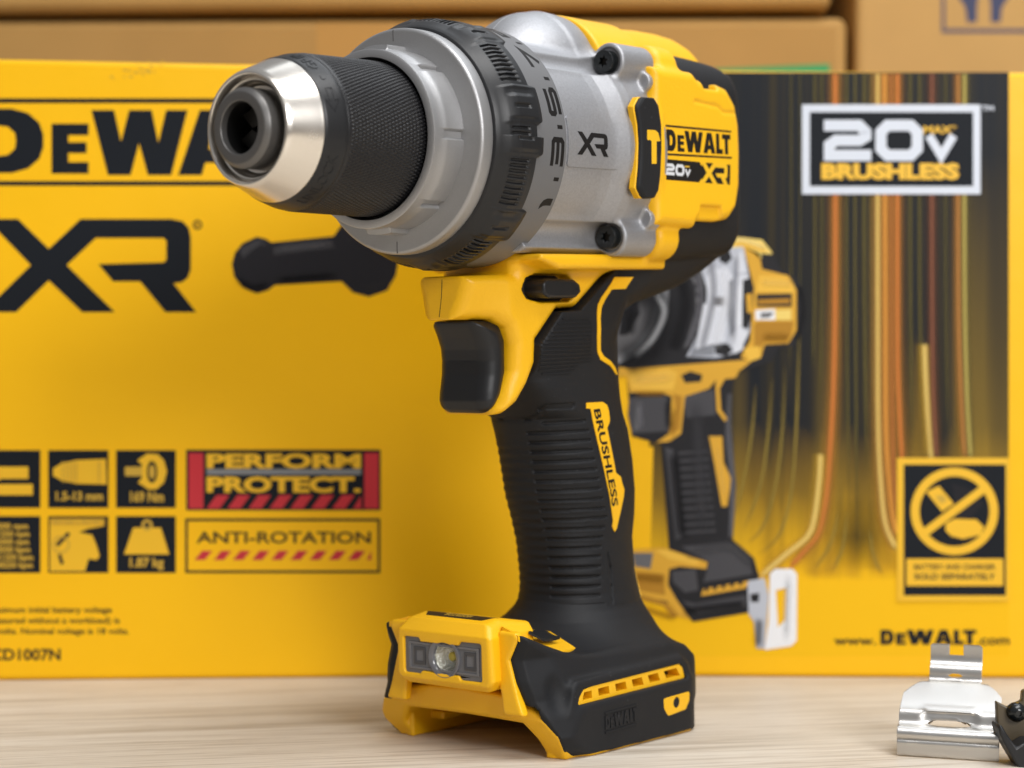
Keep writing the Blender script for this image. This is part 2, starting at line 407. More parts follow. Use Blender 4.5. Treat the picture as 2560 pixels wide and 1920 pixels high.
# ================================================================== TABLE
def table_material():
    m = bpy.data.materials.new('pale_oak_laminate'); m.use_nodes = True; nt = m.node_tree; b = nt.nodes['Principled BSDF']
    tc = nt.nodes.new('ShaderNodeTexCoord'); mp = nt.nodes.new('ShaderNodeMapping'); mp.inputs['Rotation'].default_value = (0, 0, math.radians(-13))
    nt.links.new(tc.outputs['Object'], mp.inputs['Vector'])
    def noise(sc, det, dist=0.0, rough=0.6):
        s = nt.nodes.new('ShaderNodeMapping'); s.inputs['Scale'].default_value = sc; nt.links.new(mp.outputs[0], s.inputs['Vector'])
        n = nt.nodes.new('ShaderNodeTexNoise'); n.inputs['Scale'].default_value = 1; n.inputs['Detail'].default_value = det; n.inputs['Distortion'].default_value = dist; n.inputs['Roughness'].default_value = rough
        nt.links.new(s.outputs[0], n.inputs['Vector']); return n
    def ramp(n, stops):
        r = nt.nodes.new('ShaderNodeValToRGB'); e = r.color_ramp.elements
        while len(e) < len(stops): e.new(0.5)
        for i, (p, c) in enumerate(stops): e[i].position = p; e[i].color = (*c, 1)
        nt.links.new(n.outputs['Fac'], r.inputs[0]); return r
    broad = ramp(noise((4.0, 62, 1), 4, 0.6), [(0.26, (0.47, 0.41, 0.33)), (0.48, (0.63, 0.565, 0.475)), (0.72, (0.72, 0.665, 0.58))])
    fine = ramp(noise((14, 520, 1), 5, 0.3), [(0.32, (0.58, 0.51, 0.45)), (0.52, (1, 1, 1))])
    dark = ramp(noise((6, 190, 1), 6, 1.2, 0.7), [(0.30, (0.55, 0.47, 0.40)), (0.385, (1, 1, 1))])
    pores = ramp(noise((55, 1500, 1), 2, 0.0, 0.5), [(0.28, (0.62, 0.54, 0.47)), (0.40, (1, 1, 1))])
    mx = nt.nodes.new('ShaderNodeMix'); mx.data_type = 'RGBA'; mx.blend_type = 'MULTIPLY'; mx.inputs[0].default_value = 0.75
    nt.links.new(broad.outputs[0], mx.inputs[6]); nt.links.new(fine.outputs[0], mx.inputs[7])
    m2 = nt.nodes.new('ShaderNodeMix'); m2.data_type = 'RGBA'; m2.blend_type = 'MULTIPLY'; m2.inputs[0].default_value = 0.8
    nt.links.new(mx.outputs[2], m2.inputs[6]); nt.links.new(dark.outputs[0], m2.inputs[7]); m3 = nt.nodes.new('ShaderNodeMix'); m3.data_type = 'RGBA'; m3.blend_type = 'MULTIPLY'; m3.inputs[0].default_value = 0.7; nt.links.new(m2.outputs[2], m3.inputs[6]); nt.links.new(pores.outputs[0], m3.inputs[7]); nt.links.new(m3.outputs[2], b.inputs['Base Color'])
    b.inputs['Roughness'].default_value = 0.5; b.inputs['Specular IOR Level'].default_value = 0.25
    bp = nt.nodes.new('ShaderNodeBump'); bp.inputs['Strength'].default_value = 0.08; bp.inputs['Distance'].default_value = 0.0003
    nt.links.new(fine.outputs[0], bp.inputs['Height']); nt.links.new(bp.outputs[0], b.inputs['Normal']); return m
bm = bmesh.new(); bmesh.ops.create_cube(bm, size=1)
for v in bm.verts: v.co = Vector((v.co.x * 2.4, v.co.y * 1.9 + 0.85, v.co.z * 0.03 - 0.015))
table = from_bm('table_top', bm, table_material()); table['kind'] = 'structure'
table['label'] = 'pale oak table top with fine streaky grain'; table['category'] = 'table top'

# ================================================================== CARTONS AND BOXES
def wpx(px, py, O, n):
    r = ray(px, py); C0 = Vector((0, 0, HCAM)); return C0 + r * ((O - C0).dot(n) / r.dot(n))
class Face:
    """front face of a box: origin at the bottom of the face; u to the right, v up"""
    def __init__(s, x0, y0, yaw): s.O = Vector((x0, y0, 0)); s.ux = Vector((math.cos(yaw), math.sin(yaw), 0)); s.n = Vector((math.sin(yaw), -math.cos(yaw), 0)); s.yaw = yaw
    def uv(s, px, py): p = wpx(px, py, s.O, s.n) - s.O; return (p.dot(s.ux), p.z)
    def P(s, pts): return [s.uv(*p) for p in pts]
    def root(s, name, label, cat, group=None):
        return thing(name, label, cat, rot=Matrix.Translation(s.O) @ Matrix.Rotation(s.yaw, 4, 'Z'), group=group)
def box_body(name, u0, u1, depth, z0, z1, mats, parent, bevel=0.0015, puff=0.0):
    bm = bmesh.new(); bmesh.ops.create_cube(bm, size=1)
    for v in bm.verts: v.co = Vector((u0 + (v.co.x + .5) * (u1 - u0), (v.co.y + .5) * depth, z0 + (v.co.z + .5) * (z1 - z0)))
    ob = from_bm(name, bm, mats, parent); b = ob.modifiers.new('bevel', 'BEVEL'); b.width = bevel; b.segments = 3; return ob
def decal(name, groups, parent, lift=0.00005):
    """groups: [(triangles in (u,v) metres, material, layer)]: ink lying on a box face"""
    bm = bmesh.new(); mats = []
    for T, mm, ly in groups:
        if mm not in mats: mats.append(mm)
        for t in T:
            a = (t[1][0] - t[0][0]) * (t[2][1] - t[0][1]) - (t[2][0] - t[0][0]) * (t[1][1] - t[0][1])
            if abs(a) < 1e-12: continue
            t = t if a > 0 else t[::-1]
            f = bm.faces.new([bm.verts.new((p[0], -lift * ly, p[1])) for p in t]); f.material_index = mats.index(mm)
    return from_bm(name, bm, mats, parent, smooth=False, recalc=False)
def smooth_path(P, k=6):
    out = []
    for i in range(len(P) - 1):
        p0, p1, p2, p3 = P[max(0, i - 1)], P[i], P[i + 1], P[min(len(P) - 1, i + 2)]
        for j in range(k):
            t = j / k; out.append(tuple(0.5 * (2 * p1[q] + (p2[q] - p0[q]) * t + (2 * p0[q] - 5 * p1[q] + 4 * p2[q] - p3[q]) * t * t + (3 * p1[q] - p0[q] - 3 * p2[q] + p3[q]) * t ** 3) for q in (0, 1)))
    return out + [P[-1]]
def soft_material():
    m = bpy.data.materials.new('soft_edged_ink'); m.use_nodes = True; nt = m.node_tree; b = nt.nodes['Principled BSDF']; b.inputs['Roughness'].default_value = .5; b.inputs['Specular IOR Level'].default_value = .14
    at = nt.nodes.new('ShaderNodeAttribute'); at.attribute_name = 'ink'; nt.links.new(at.outputs['Color'], b.inputs['Base Color']); nt.links.new(at.outputs['Alpha'], b.inputs['Alpha']); return m
SOFT = soft_material()
def soft_print(name, items, f, face, parent, layer=20, lift=0.00005):
    """feathered strips of ink. items: (path, width, rgb, alpha, fade at start, fade at end)"""
    V, Fc, C = [], [], []
    for n_, (P, w, rgb, al, f0, f1) in enumerate(items):
        P = smooth_path(P) if len(P) > 2 else [lerp2(P[0], P[1], i / 10) for i in range(11)]
        q = [Vector(face.uv(*f(*p))) for p in P]; sc_ = (Vector(face.uv(*f(P[0][0] + 1, P[0][1]))) - q[0]).length; n = len(q); base = len(V); ks = (-1, -.66, -.33, 0, .33, .66, 1); ka = (0, .2, .72, 1, .72, .2, 0)
        for i in range(n):
            d = (q[min(n - 1, i + 1)] - q[max(0, i - 1)]).normalized(); nn = Vector((-d.y, d.x)); t = i / (n - 1)
            fa = min(1, t / f0 if f0 > 0 else 1) * min(1, (1 - t) / f1 if f1 > 0 else 1)
            for k, a in zip(ks, ka):
                p = q[i] + nn * (k * w * sc_ * .5); V.append((p.x, -lift * (layer + .05 * n_), p.y)); C += [*rgb, al * a * fa]
        for i in range(n - 1):
            for k in range(6): a = base + i * 7 + k; Fc.append((a, a + 1, a + 8, a + 7))
    me = bpy.data.meshes.new(name); me.from_pydata(V, [], Fc); at = me.color_attributes.new('ink', 'FLOAT_COLOR', 'POINT'); at.data.foreach_set('color', C)
    ob = bpy.data.objects.new(name, me); return finish(ob, SOFT, parent, smooth=False)
def lerp2(a, b, t): return (a[0] + (b[0] - a[0]) * t, a[1] + (b[1] - a[1]) * t)
def card(name, col, var=0.10):
    m = mat(name, col, 0.75, spec=0.2, bump=0.25, bscale=900, var=var, vscale=14); return m
CARD = card('brown_cardboard', (0.43, 0.25, 0.08), .18); CARD2 = card('tan_cardboard', (0.50, 0.305, 0.11), .16); CARDGAP = card('gap_shade_brown', (0.20, 0.11, 0.045))  # last one: darkened brown standing for shade in the carton gap
TAPE = mat('brown_tape', (0.50, 0.27, 0.07), 0.35, coat=0.2); GTAPE = mat('green_tape', (0.0, 0.30, 0.075), 0.4)
NAVY = mat('navy_ink', (0.018, 0.025, 0.085), 0.55)
BOXY = mat('yellow_box_print', (0.89, 0.488, 0.002), 0.40, spec=0.3, var=0.03, vscale=8, rvar=0.06, bump=0.9, bscale=45)
BOXK = mat('black_box_print', (0.010, 0.0125, 0.017), 0.5, spec=0.12)
BOXKO = mat('olive_black_box_print', (0.026, 0.024, 0.018), 0.5, spec=0.22)
RED = mat('red_ink', (0.52, 0.018, 0.030), 0.45); GRYI = mat('mid_grey_ink', (0.20, 0.21, 0.22), 0.5)
SILI = mat('silver_grey_ink', (0.62, 0.67, 0.76), 0.45)
DYINK = mat('dull_yellow_ink', (0.55, 0.34, 0.03), 0.5)

# --- yellow box on the left
FL = Face(*((lambda p: (p.x, p.y))(wpx(0, 1704, Vector((0, 0.7235, 0)), Vector((0, -1, 0))))), math.radians(5.6)); FL.O.z = 0
bl = FL.root('tool_carton', 'yellow printed box with black lettering standing behind the drill on the left', 'box')
uR = FL.uv(1468, 1500)[0]; uL = FL.uv(-330, 1500)[0]; zT = FL.uv(0, 147)[1]
box_body('carton_body', uL, uR, 0.12, 0, zT, BOXY, bl, 0.002)
def rz(x, y): return (x / 2.212, 100 + y / 2.212)        # enlarged-view coordinates -> photo pixels
def gz(x, y): return (x / 2.2571, 1080 + y / 2.2571)
def TP(T, f, face): return [tuple(face.uv(*f(*p)) for p in t) for t in T]
def RT(face, f, a, b, c, d): return TP(tris([rect(a, b, c, d)]), f, face)
g = []
g += [(RT(FL, rz, -400, 323, 2900, 349), BOXK, 1), (RT(FL, rz, -400, 780, 2900, 806), BOXK, 1)]
D_, w_ = GLY['D']
def put(ch, x0, x1, yt, yb, hh=1.0):
    c, w = GLY[ch]; return TP(tris([[(x0 + p[0] / w * (x1 - x0), yb - p[1] / hh * (yb - yt)) for p in q] for q in c]), rz, FL)
g += [(put('D', -170, 240, 380, 735), BOXK, 1), (put('e', 285, 490, 463, 739, .78), BOXK, 1), (put('W', 505, 1037, 388, 747), BOXK, 1), (put('A', 985, 1370, 388, 747), BOXK, 1), (put('L', 1395, 1600, 388, 747), BOXK, 1), (put('T', 1560, 1830, 388, 747), BOXK, 1)]
decal('lettering', g, bl)
g = [(TP(tris(XR_C), rz, FL), BOXK, 1)]
g += [(TP(stroke_tris(circ(1092, 1022, 22, 24), 9, True), rz, FL), BOXK, 1)]
g += [(TP([tuple((p[0], -p[1]) for p in t) for t in text_in('R', 1083, -1032, 18, 20, 0.02)], rz, FL), BOXK, 1)]
decal('logo', g, bl)
DKG = mat('charcoal_ink', (0.018, 0.018, 0.022), 0.55, spec=0.12)
hp = [(1340, 1125), (1420, 1088), (1470, 1100), (1500, 1120), (1845, 1085), (1890, 1020), (1990, 1010), (2150, 1060), (2215, 1130), (2190, 1300), (2140, 1385), (2040, 1420), (1950, 1395), (1890, 1335), (1520, 1355), (1480, 1385), (1420, 1402), (1345, 1370), (1295, 1310), (1282, 1240), (1300, 1175)]
HDL = mat('dark_grey_ink', (0.042, 0.042, 0.048), 0.55, spec=0.2); HDD = mat('near_black_ink', (0.015, 0.015, 0.018), 0.55, spec=0.2)
g = [(TP(tris([hp]), rz, FL), DKG, 1), (TP(tris([[(1510, 1150), (1840, 1112), (1850, 1150), (1515, 1190)]]), rz, FL), HDL, 2), (TP(tris([[(1530, 1300), (1870, 1275), (1890, 1325), (1525, 1345)]]), rz, FL), HDD, 2), (TP(tris([[(1325, 1150), (1415, 1108), (1450, 1120), (1400, 1160), (1340, 1210)]]), rz, FL), HDL, 2), (TP(tris([[(1310, 1310), (1400, 1365), (1470, 1360), (1440, 1390), (1370, 1375)]]), rz, FL), HDD, 2), (TP(tris([[(1960, 1340), (2060, 1400), (2140, 1360), (2120, 1330), (2040, 1350)]]), rz, FL), HDD, 2)]
for i in range(9): g.append((TP(tris([[(1560 + i * 34, 1128 - i * 4), (1566 + i * 34, 1128 - i * 4), (1572 + i * 34, 1335 - i * 3), (1566 + i * 34, 1336 - i * 3)]]), rz, FL), HDD, 3))
hpic = decal('handle_picture', g, bl)
soft_print('picture_shading', [([(1500, 1160), (1680, 1140), (1850, 1120)], 70, (.085, .085, .095), .7, .2, .2), ([(1510, 1330), (1880, 1300)], 60, (.006, .006, .008), .8, .2, .2), ([(1330, 1190), (1420, 1125), (1470, 1140)], 60, (.08, .08, .09), .6, .2, .3), ([(1310, 1320), (1400, 1370), (1490, 1350)], 60, (.006, .006, .008), .7, .2, .2), ([(1920, 1080), (2050, 1060), (2150, 1110)], 70, (.075, .075, .085), .6, .2, .3)], rz, FL, hpic, layer=6)
def txt(face, f, s, x0, x1, yt, yb, mm, ly, bold=0.03):
    return (TP([tuple((p[0], -p[1]) for p in t) for t in text_in(s, x0, -yb, x1 - x0, yb - yt, bold)], f, face), mm, ly)
cells = []
for r0, r1 in ((103, 428), (475, 795)):
    for c0, c1 in ((-105, 228), (272, 612), (655, 992)): cells.append((c0, r0, c1, r1))
icons = [
 [(tris([stroke([(-90, 230), (160, 230)], 68)[0]]), YINK), (stroke_tris([(-90, 325), (185, 325)], 62), YINK), (tris([circ(-20, 240, 36)]), YINK)],
 [(tris([[(300, 205), (345, 178), (430, 158), (598, 152), (602, 296), (430, 292), (345, 272), (300, 248)]]), YINK)] + [(stroke_tris([(x, 165), (x, 285)], 7), DYINK) for x in (352, 372, 392, 412, 432, 560)],
 [(stroke_tris([(705, 222), (800, 222)], 52), DYINK), (tris([[(775, 160), (830, 122), (890, 125), (925, 160), (942, 222), (925, 285), (885, 322), (840, 325), (778, 285), (800, 262), (800, 182)], circ(858, 225, 30, 20, 62)]), YINK), (tris([circ(858, 225, 18, 16, 40)]), DYINK)],
 [],
 [(tris([[(282, 490), (590, 490), (588, 530), (500, 545), (445, 565), (520, 580), (545, 640), (562, 700), (545, 722), (500, 715), (480, 785), (282, 785)]]), YINK), (stroke_tris([(320, 640), (390, 570)], 22), DKG), (stroke_tris([(335, 690), (352, 745)], 20), DKG), (stroke_tris(circ(345, 635, 45, 20), 9, True), DYINK)],
 [(tris([[(752, 540), (908, 540), (955, 690), (700, 690)]]), YINK), (stroke_tris(circ(830, 525, 24, 20), 16, True), DYINK)]]
texts = [[], [('1.5-13 mm', 315, 582, 335, 385)], [('169 Nm', 735, 925, 335, 392)], [(t, -60, x1, y, y + 34) for t, x1, y in (('0-500 rpm', 160, 512), ('0-1250 rpm', 168, 556), ('0-2000 rpm', 165, 600), ('0-8500 bpm', 172, 644), ('0-21250 bpm', 188, 688), ('0-38250 bpm', 186, 732))], [('PERFORM & PROTECT', 290, 590, 495, 520)], [('1.87 kg', 732, 925, 708, 760)]]
for (c0, r0, c1, r1), ic, tx in zip(cells, icons, texts):
    g = [(RT(FL, gz, c0, r0, c1, r1), BOXK, 1)] + [(TP(T, gz, FL), mm, 2 + i) for i, (T, mm) in enumerate(ic)]
    for t, a, b, yt, yb in tx: g.append(txt(FL, gz, t, a, b, yt, yb, DYINK, 8, 0.04))
    decal('icon_tile', g, bl)
g = [(RT(FL, gz, 1050, 100, 2148, 442), BOXK, 1), (RT(FL, gz, 1064, 118, 1148, 432), RED, 2), (RT(FL, gz, 2055, 118, 2136, 432), RED, 2), (RT(FL, gz, 1166, 209, 2038, 241), GRYI, 2)]
g += [txt(FL, gz, 'PERFORM', 1166, 2036, 122, 200, YINK, 3, 0.045), txt(FL, gz, 'PROTECT.', 1166, 2036, 252, 336, YINK, 3, 0.045)]
x = 1166
while x < 2036:
    a, b = x, min(x + 72, 2038); g.append((TP(tris([[(max(1166, a - 0), 432), (min(2038, a + 72), 432), (min(2038, a + 128), 356), (min(2038, a + 56), 356)]] if a + 56 < 2030 else [[(a, 432), (2038, 432), (2038, 360)]]), gz, FL), RED, 2)); x += 118
decal('slogan_panel', g, bl)
g = [(TP(tris([rect(1045, 488, 2146, 796), rect(1060, 503, 2131, 781)]), gz, FL), BOXK, 1), txt(FL, gz, 'ANTI-ROTATION', 1108, 2092, 560, 626, BOXK, 1, 0.02)]
x = 1098
while x < 2080:
    g.append((TP(tris([[(x, 722), (min(2095, x + 58), 722), (min(2095, x + 100), 670), (min(2095, x + 42), 670)]]), gz, FL), RED, 1)); x += 108
decal('slogan_panel', g, bl)
g = [txt(FL, gz, t, x0, x1, y, y + 34, BOXK, 1, 0.022) for t, x0, x1, y in (('Maximum initial battery voltage', -72, 632, 985), ('(measured without a workload) is', -97, 676, 1045), ('20 volts. Nominal voltage is 18 volts.', -86, 728, 1105))]
decal('fine_print', g, bl)
decal('model_number', [txt(FL, gz, 'DCD1007N', -118, 342, 1222, 1286, BOXK, 1, 0.03)], bl)
smudge = []
for i in range(26):
    x, y = random.gauss(760, 70), random.gauss(165, 30); smudge.append((TP(tris([circ(x, y, random.uniform(3, 13), 7, random.uniform(2, 7))]), rz, FL), DYINK, 1 + 0.05 * i))
decal('scuff_mark', smudge, bl)

# --- black and yellow box on the right
FR = Face(0.0, 0.7435, 0.0); br = FR.root('tool_carton', 'black and yellow printed box with light streak artwork standing behind the drill on the right', 'box')
uL, uR = FR.uv(1500, 1500)[0], FR.uv(2740, 1500)[0]; zT = FR.uv(2200, 178)[1]
box_body('carton_body', uL, uR, 0.115, 0, zT, BOXY, br, 0.002)
def art_material():
    """printed artwork: charcoal at the top running out to yellow at the bottom, with faint olive streaks"""
    m = bpy.data.materials.new('streak_artwork_print'); m.use_nodes = True; nt = m.node_tree; b = nt.nodes['Principled BSDF']; b.inputs['Roughness'].default_value = 0.45; b.inputs['Specular IOR Level'].default_value = 0.14
    tc = nt.nodes.new('ShaderNodeTexCoord'); sp = nt.nodes.new('ShaderNodeSeparateXYZ'); nt.links.new(tc.outputs['Object'], sp.inputs[0])
    mp = nt.nodes.new('ShaderNodeMapping'); mp.inputs['Scale'].default_value = (230, 1, 1.6); nt.links.new(tc.outputs['Object'], mp.inputs[0])
    n = nt.nodes.new('ShaderNodeTexNoise'); n.inputs['Scale'].default_value = 1; n.inputs['Detail'].default_value = 3; nt.links.new(mp.outputs[0], n.inputs['Vector'])
    r = nt.nodes.new('ShaderNodeValToRGB'); e = r.color_ramp.elements; e[0].position = .40; e[0].color = (0.010, 0.0125, 0.017, 1); e[1].position = .74; e[1].color = (0.034, 0.027, 0.014, 1); nt.links.new(n.outputs['Fac'], r.inputs[0])
    # how far down: v in metres, wobbling with the streaks
    ad = nt.nodes.new('ShaderNodeMath'); ad.operation = 'MULTIPLY_ADD'; ad.inputs[1].default_value = 0.035; nt.links.new(n.outputs['Fac'], ad.inputs[0]); nt.links.new(sp.outputs['Z'], ad.inputs[2])
    mr = nt.nodes.new('ShaderNodeMapRange'); mr.inputs[1].default_value = 0.112; mr.inputs[2].default_value = 0.056; mr.inputs[3].default_value = 0; mr.inputs[4].default_value = 1; mr.clamp = True; nt.links.new(ad.outputs[0], mr.inputs[0])
    r2 = nt.nodes.new('ShaderNodeValToRGB'); e = r2.color_ramp.elements; e[0].position = 0; e[0].color = (0, 0, 0, 1); e[1].position = 1; e[1].color = (1, 1, 1, 1); k = e.new(0.45); k.color = (0.22, .22, .22, 1); nt.links.new(mr.outputs[0], r2.inputs[0])
    mp2 = nt.nodes.new('ShaderNodeMapping'); mp2.inputs['Scale'].default_value = (48, 1, 2.5); nt.links.new(tc.outputs['Object'], mp2.inputs[0])
    n2 = nt.nodes.new('ShaderNodeTexNoise'); n2.inputs['Scale'].default_value = 1; n2.inputs['Detail'].default_value = 2; nt.links.new(mp2.outputs[0], n2.inputs['Vector'])
    mrz = nt.nodes.new('ShaderNodeMapRange'); mrz.inputs[1].default_value = 0.20; mrz.inputs[2].default_value = 0.085; nt.links.new(sp.outputs['Z'], mrz.inputs[0])
    mrn = nt.nodes.new('ShaderNodeMapRange'); mrn.inputs[1].default_value = 0.44; mrn.inputs[2].default_value = 0.66; nt.links.new(n2.outputs['Fac'], mrn.inputs[0])
    gm = nt.nodes.new('ShaderNodeMath'); gm.operation = 'MULTIPLY'; nt.links.new(mrz.outputs[0], gm.inputs[0]); nt.links.new(mrn.outputs[0], gm.inputs[1])
    mg = nt.nodes.new('ShaderNodeMix'); mg.data_type = 'RGBA'; nt.links.new(gm.outputs[0], mg.inputs[0]); nt.links.new(r.outputs[0], mg.inputs[6]); mg.inputs[7].default_value = (0.19, 0.125, 0.022, 1)
    mx = nt.nodes.new('ShaderNodeMix'); mx.data_type = 'RGBA'; nt.links.new(r2.outputs[0], mx.inputs[0]); nt.links.new(mg.outputs[2], mx.inputs[6]); mx.inputs[7].default_value = (0.84, 0.48, 0.008, 1)
    nt.links.new(mx.outputs[2], b.inputs['Base Color']); return m
def idp(x, y): return (x, y)
ART = art_material()
decal('artwork', [(RT(FR, idp, 1623, 181, 2522, 1640), ART, 1)], br)
def ink(name, c): return mat(name, c, 0.5, spec=0.22)
def cz(x, y): return (1780 + x / 2.183, 700 + y / 2.183)
top = -1125
AMB, ORG, PLY, OLI, GLD, DOL = (0.46, 0.20, 0.035), (0.60, 0.20, 0.045), (0.80, 0.58, 0.17), (0.16, 0.13, 0.035), (0.62, 0.37, 0.03), (0.030, 0.028, 0.012)
it = []
# broad golden haze rising from the bottom
for x, w, a, y0 in ((560, 210, .42, 800), (650, 140, .42, 600), (760, 200, .3, 1000), (900, 150, .42, 200), (965, 110, .36, -300), (1120, 220, .52, 300), (1010, 140, .3, 300), (1360, 120, .4, 400), (330, 260, .28, 1000)):
    it.append(([(x, 1640), (x, (1640 + y0) / 2), (x, y0)], w, (.44, .26, .03), a, .04, .8))
it += [([(790, 1180), (790, 1400), (790, 1590)], 420, DOL, .6, .5, .5)]
for x, w, a, y1 in ((560, 26, .6, 500), (600, 30, .5, 700), (735, 34, .6, 1350), (780, 24, .75, 1500), (832, 34, .7, 1100), (868, 30, .8, 1000), (1082, 36, .55, 950), (1132, 30, .6, 500), (1275, 26, .5, 900), (480, 20, .4, 300), (430, 24, .4, 500), (700, 18, .7, 600)):
    it.append(([(x, top), (x, 0), (x + (12 if x > 700 else -10), y1)], w, OLI, a, 0, .25))
for P in ([(480, 150), (470, 500), (455, 900), (425, 1200), (360, 1400), (250, 1500)], [(400, 450), (385, 800), (350, 1100), (280, 1340), (190, 1440)], [(330, 520), (300, 900), (255, 1150), (170, 1370)], [(240, 560), (215, 850), (170, 1100), (125, 1290)], [(690, 1250), (650, 1430), (560, 1580)], [(735, 1250), (715, 1450), (650, 1600)], [(860, 1350), (880, 1500), (930, 1610)]):
    it.append((P, 26, (0.34, 0.25, 0.05), .75, .3, .25))
for P, w, core, glow, f0 in (
    ([(672, top), (672, 0), (662, 600), (635, 1050), (612, 1250), (575, 1390), (505, 1475), (420, 1575)], 46, ORG, AMB, 0),
    ([(592, 945), (586, 1080), (560, 1290), (520, 1400), (400, 1500), (255, 1625)], 44, PLY, GLD, .03),
    ([(905, top), (905, 200), (908, 800), (925, 1150), (950, 1340), (1010, 1475)], 44, PLY, AMB, 0),
    ([(942, top), (947, 200), (950, 800), (968, 1100), (990, 1300), (1015, 1400)], 46, (0.74, 0.33, 0.06), AMB, 0),
    ([(978, top), (980, 300), (987, 900), (1005, 1200), (1030, 1320)], 36, (0.42, 0.15, 0.04), AMB, 0),
    ([(1012, top), (1012, 300), (1022, 700), (1038, 1000)], 40, ORG, AMB, 0),
    ([(1160, 345), (1165, 500), (1180, 750), (1198, 985)], 46, PLY, GLD, .05),
    ([(1200, top), (1200, 0), (1205, 500), (1215, 800), (1225, 980)], 34, (0.22, 0.085, 0.05), (.16, .06, .03), 0),
    ([(1345, top), (1345, 0), (1355, 500), (1380, 985)], 34, (0.50, 0.22, 0.06), AMB, 0), ([(1378, top), (1378, 0), (1390, 600), (1412, 985)], 34, (0.46, 0.38, 0.10), OLI, 0)):
    it.append((P, w * 2.6, glow, .55, max(f0, .0), .12)); it.append((P, w, core, 1.0, f0, .06))
soft_print('streak_artwork', it, cz, FR, br, layer=2.5)
def az(x, y): return (1960 + x / 3.687, 150 + y / 3.687)
g = [(RT(FR, az, 165, 412, 1808, 1238), SILI, 11), (RT(FR, az, 236, 482, 1740, 1164), BOXK, 12)]
T, W = digit20(0, 0, 1.0)
g.append((TP([tuple((365 + p[0] / W * 1228, 932 - p[1] * 378) for p in t) for t in T], az, FR), SILI, 13))
g += [txt(FR, az, 'MAX*', 1282, 1590, 606, 678, YINK, 14, 0.03), txt(FR, az, 'BRUSHLESS', 342, 1612, 956, 1092, YINK, 14, 0.06), txt(FR, az, 'TM', 1822, 1930, 420, 470, SILI, 11, 0.02)]
decal('voltage_panel', g, br)
def bz(x, y): return (2060 + x / 2.0236, 1100 + y / 2.0236)
g = [(RT(FR, bz, 368, 90, 932, 815), YINK, 10), (RT(FR, bz, 402, 124, 918, 786), BOXK, 11)]
g += [(TP([tuple((658 + p[0], 360 + p[1]) for p in t) for t in stroke_tris(circ(0, 0, 199, 56), 44, True)], bz, FR), YINK, 14)]
g += [(TP(tris([[(515, 262), (580, 232), (655, 322), (595, 362)]]), bz, FR), YINK, 12.5), (TP(tris([[(615, 420), (660, 398), (770, 402), (808, 440), (790, 480), (700, 500), (640, 485), (612, 455)]]), bz, FR), YINK, 12.5), (TP(tris([[(640, 215), (770, 260), (800, 330), (740, 395), (650, 390), (660, 300)]]), bz, FR), DKG, 12), (TP(tris([[(560, 285), (600, 275), (622, 305), (590, 322)]]), bz, FR), DYINK, 13)]
g += [(TP(stroke_tris([(505, 470), (808, 245)], 42), bz, FR), YINK, 14.5), (RT(FR, bz, 415, 600, 905, 737), YINK, 12)]
g += [txt(FR, bz, 'BATTERY AND CHARGER', 455, 865, 626, 654, DKG, 13, 0.02), txt(FR, bz, 'SOLD SEPARATELY', 455, 865, 674, 704, BOXKO, 13, 0.03)]
decal('warning_panel', g, br)
g = [txt(FR, bz, 'www.', 50, 262, 990, 1034, BOXK, 6, 0.02), txt(FR, bz, '.com', 772, 938, 985, 1034, BOXK, 6, 0.015)]
g.append((TP([tuple((285 + p[0] / MARK_W * 485, 1034 - p[1] * 74) for p in t) for t in MARK], bz, FR), BOXK, 6))
decal('web_address', g, br)
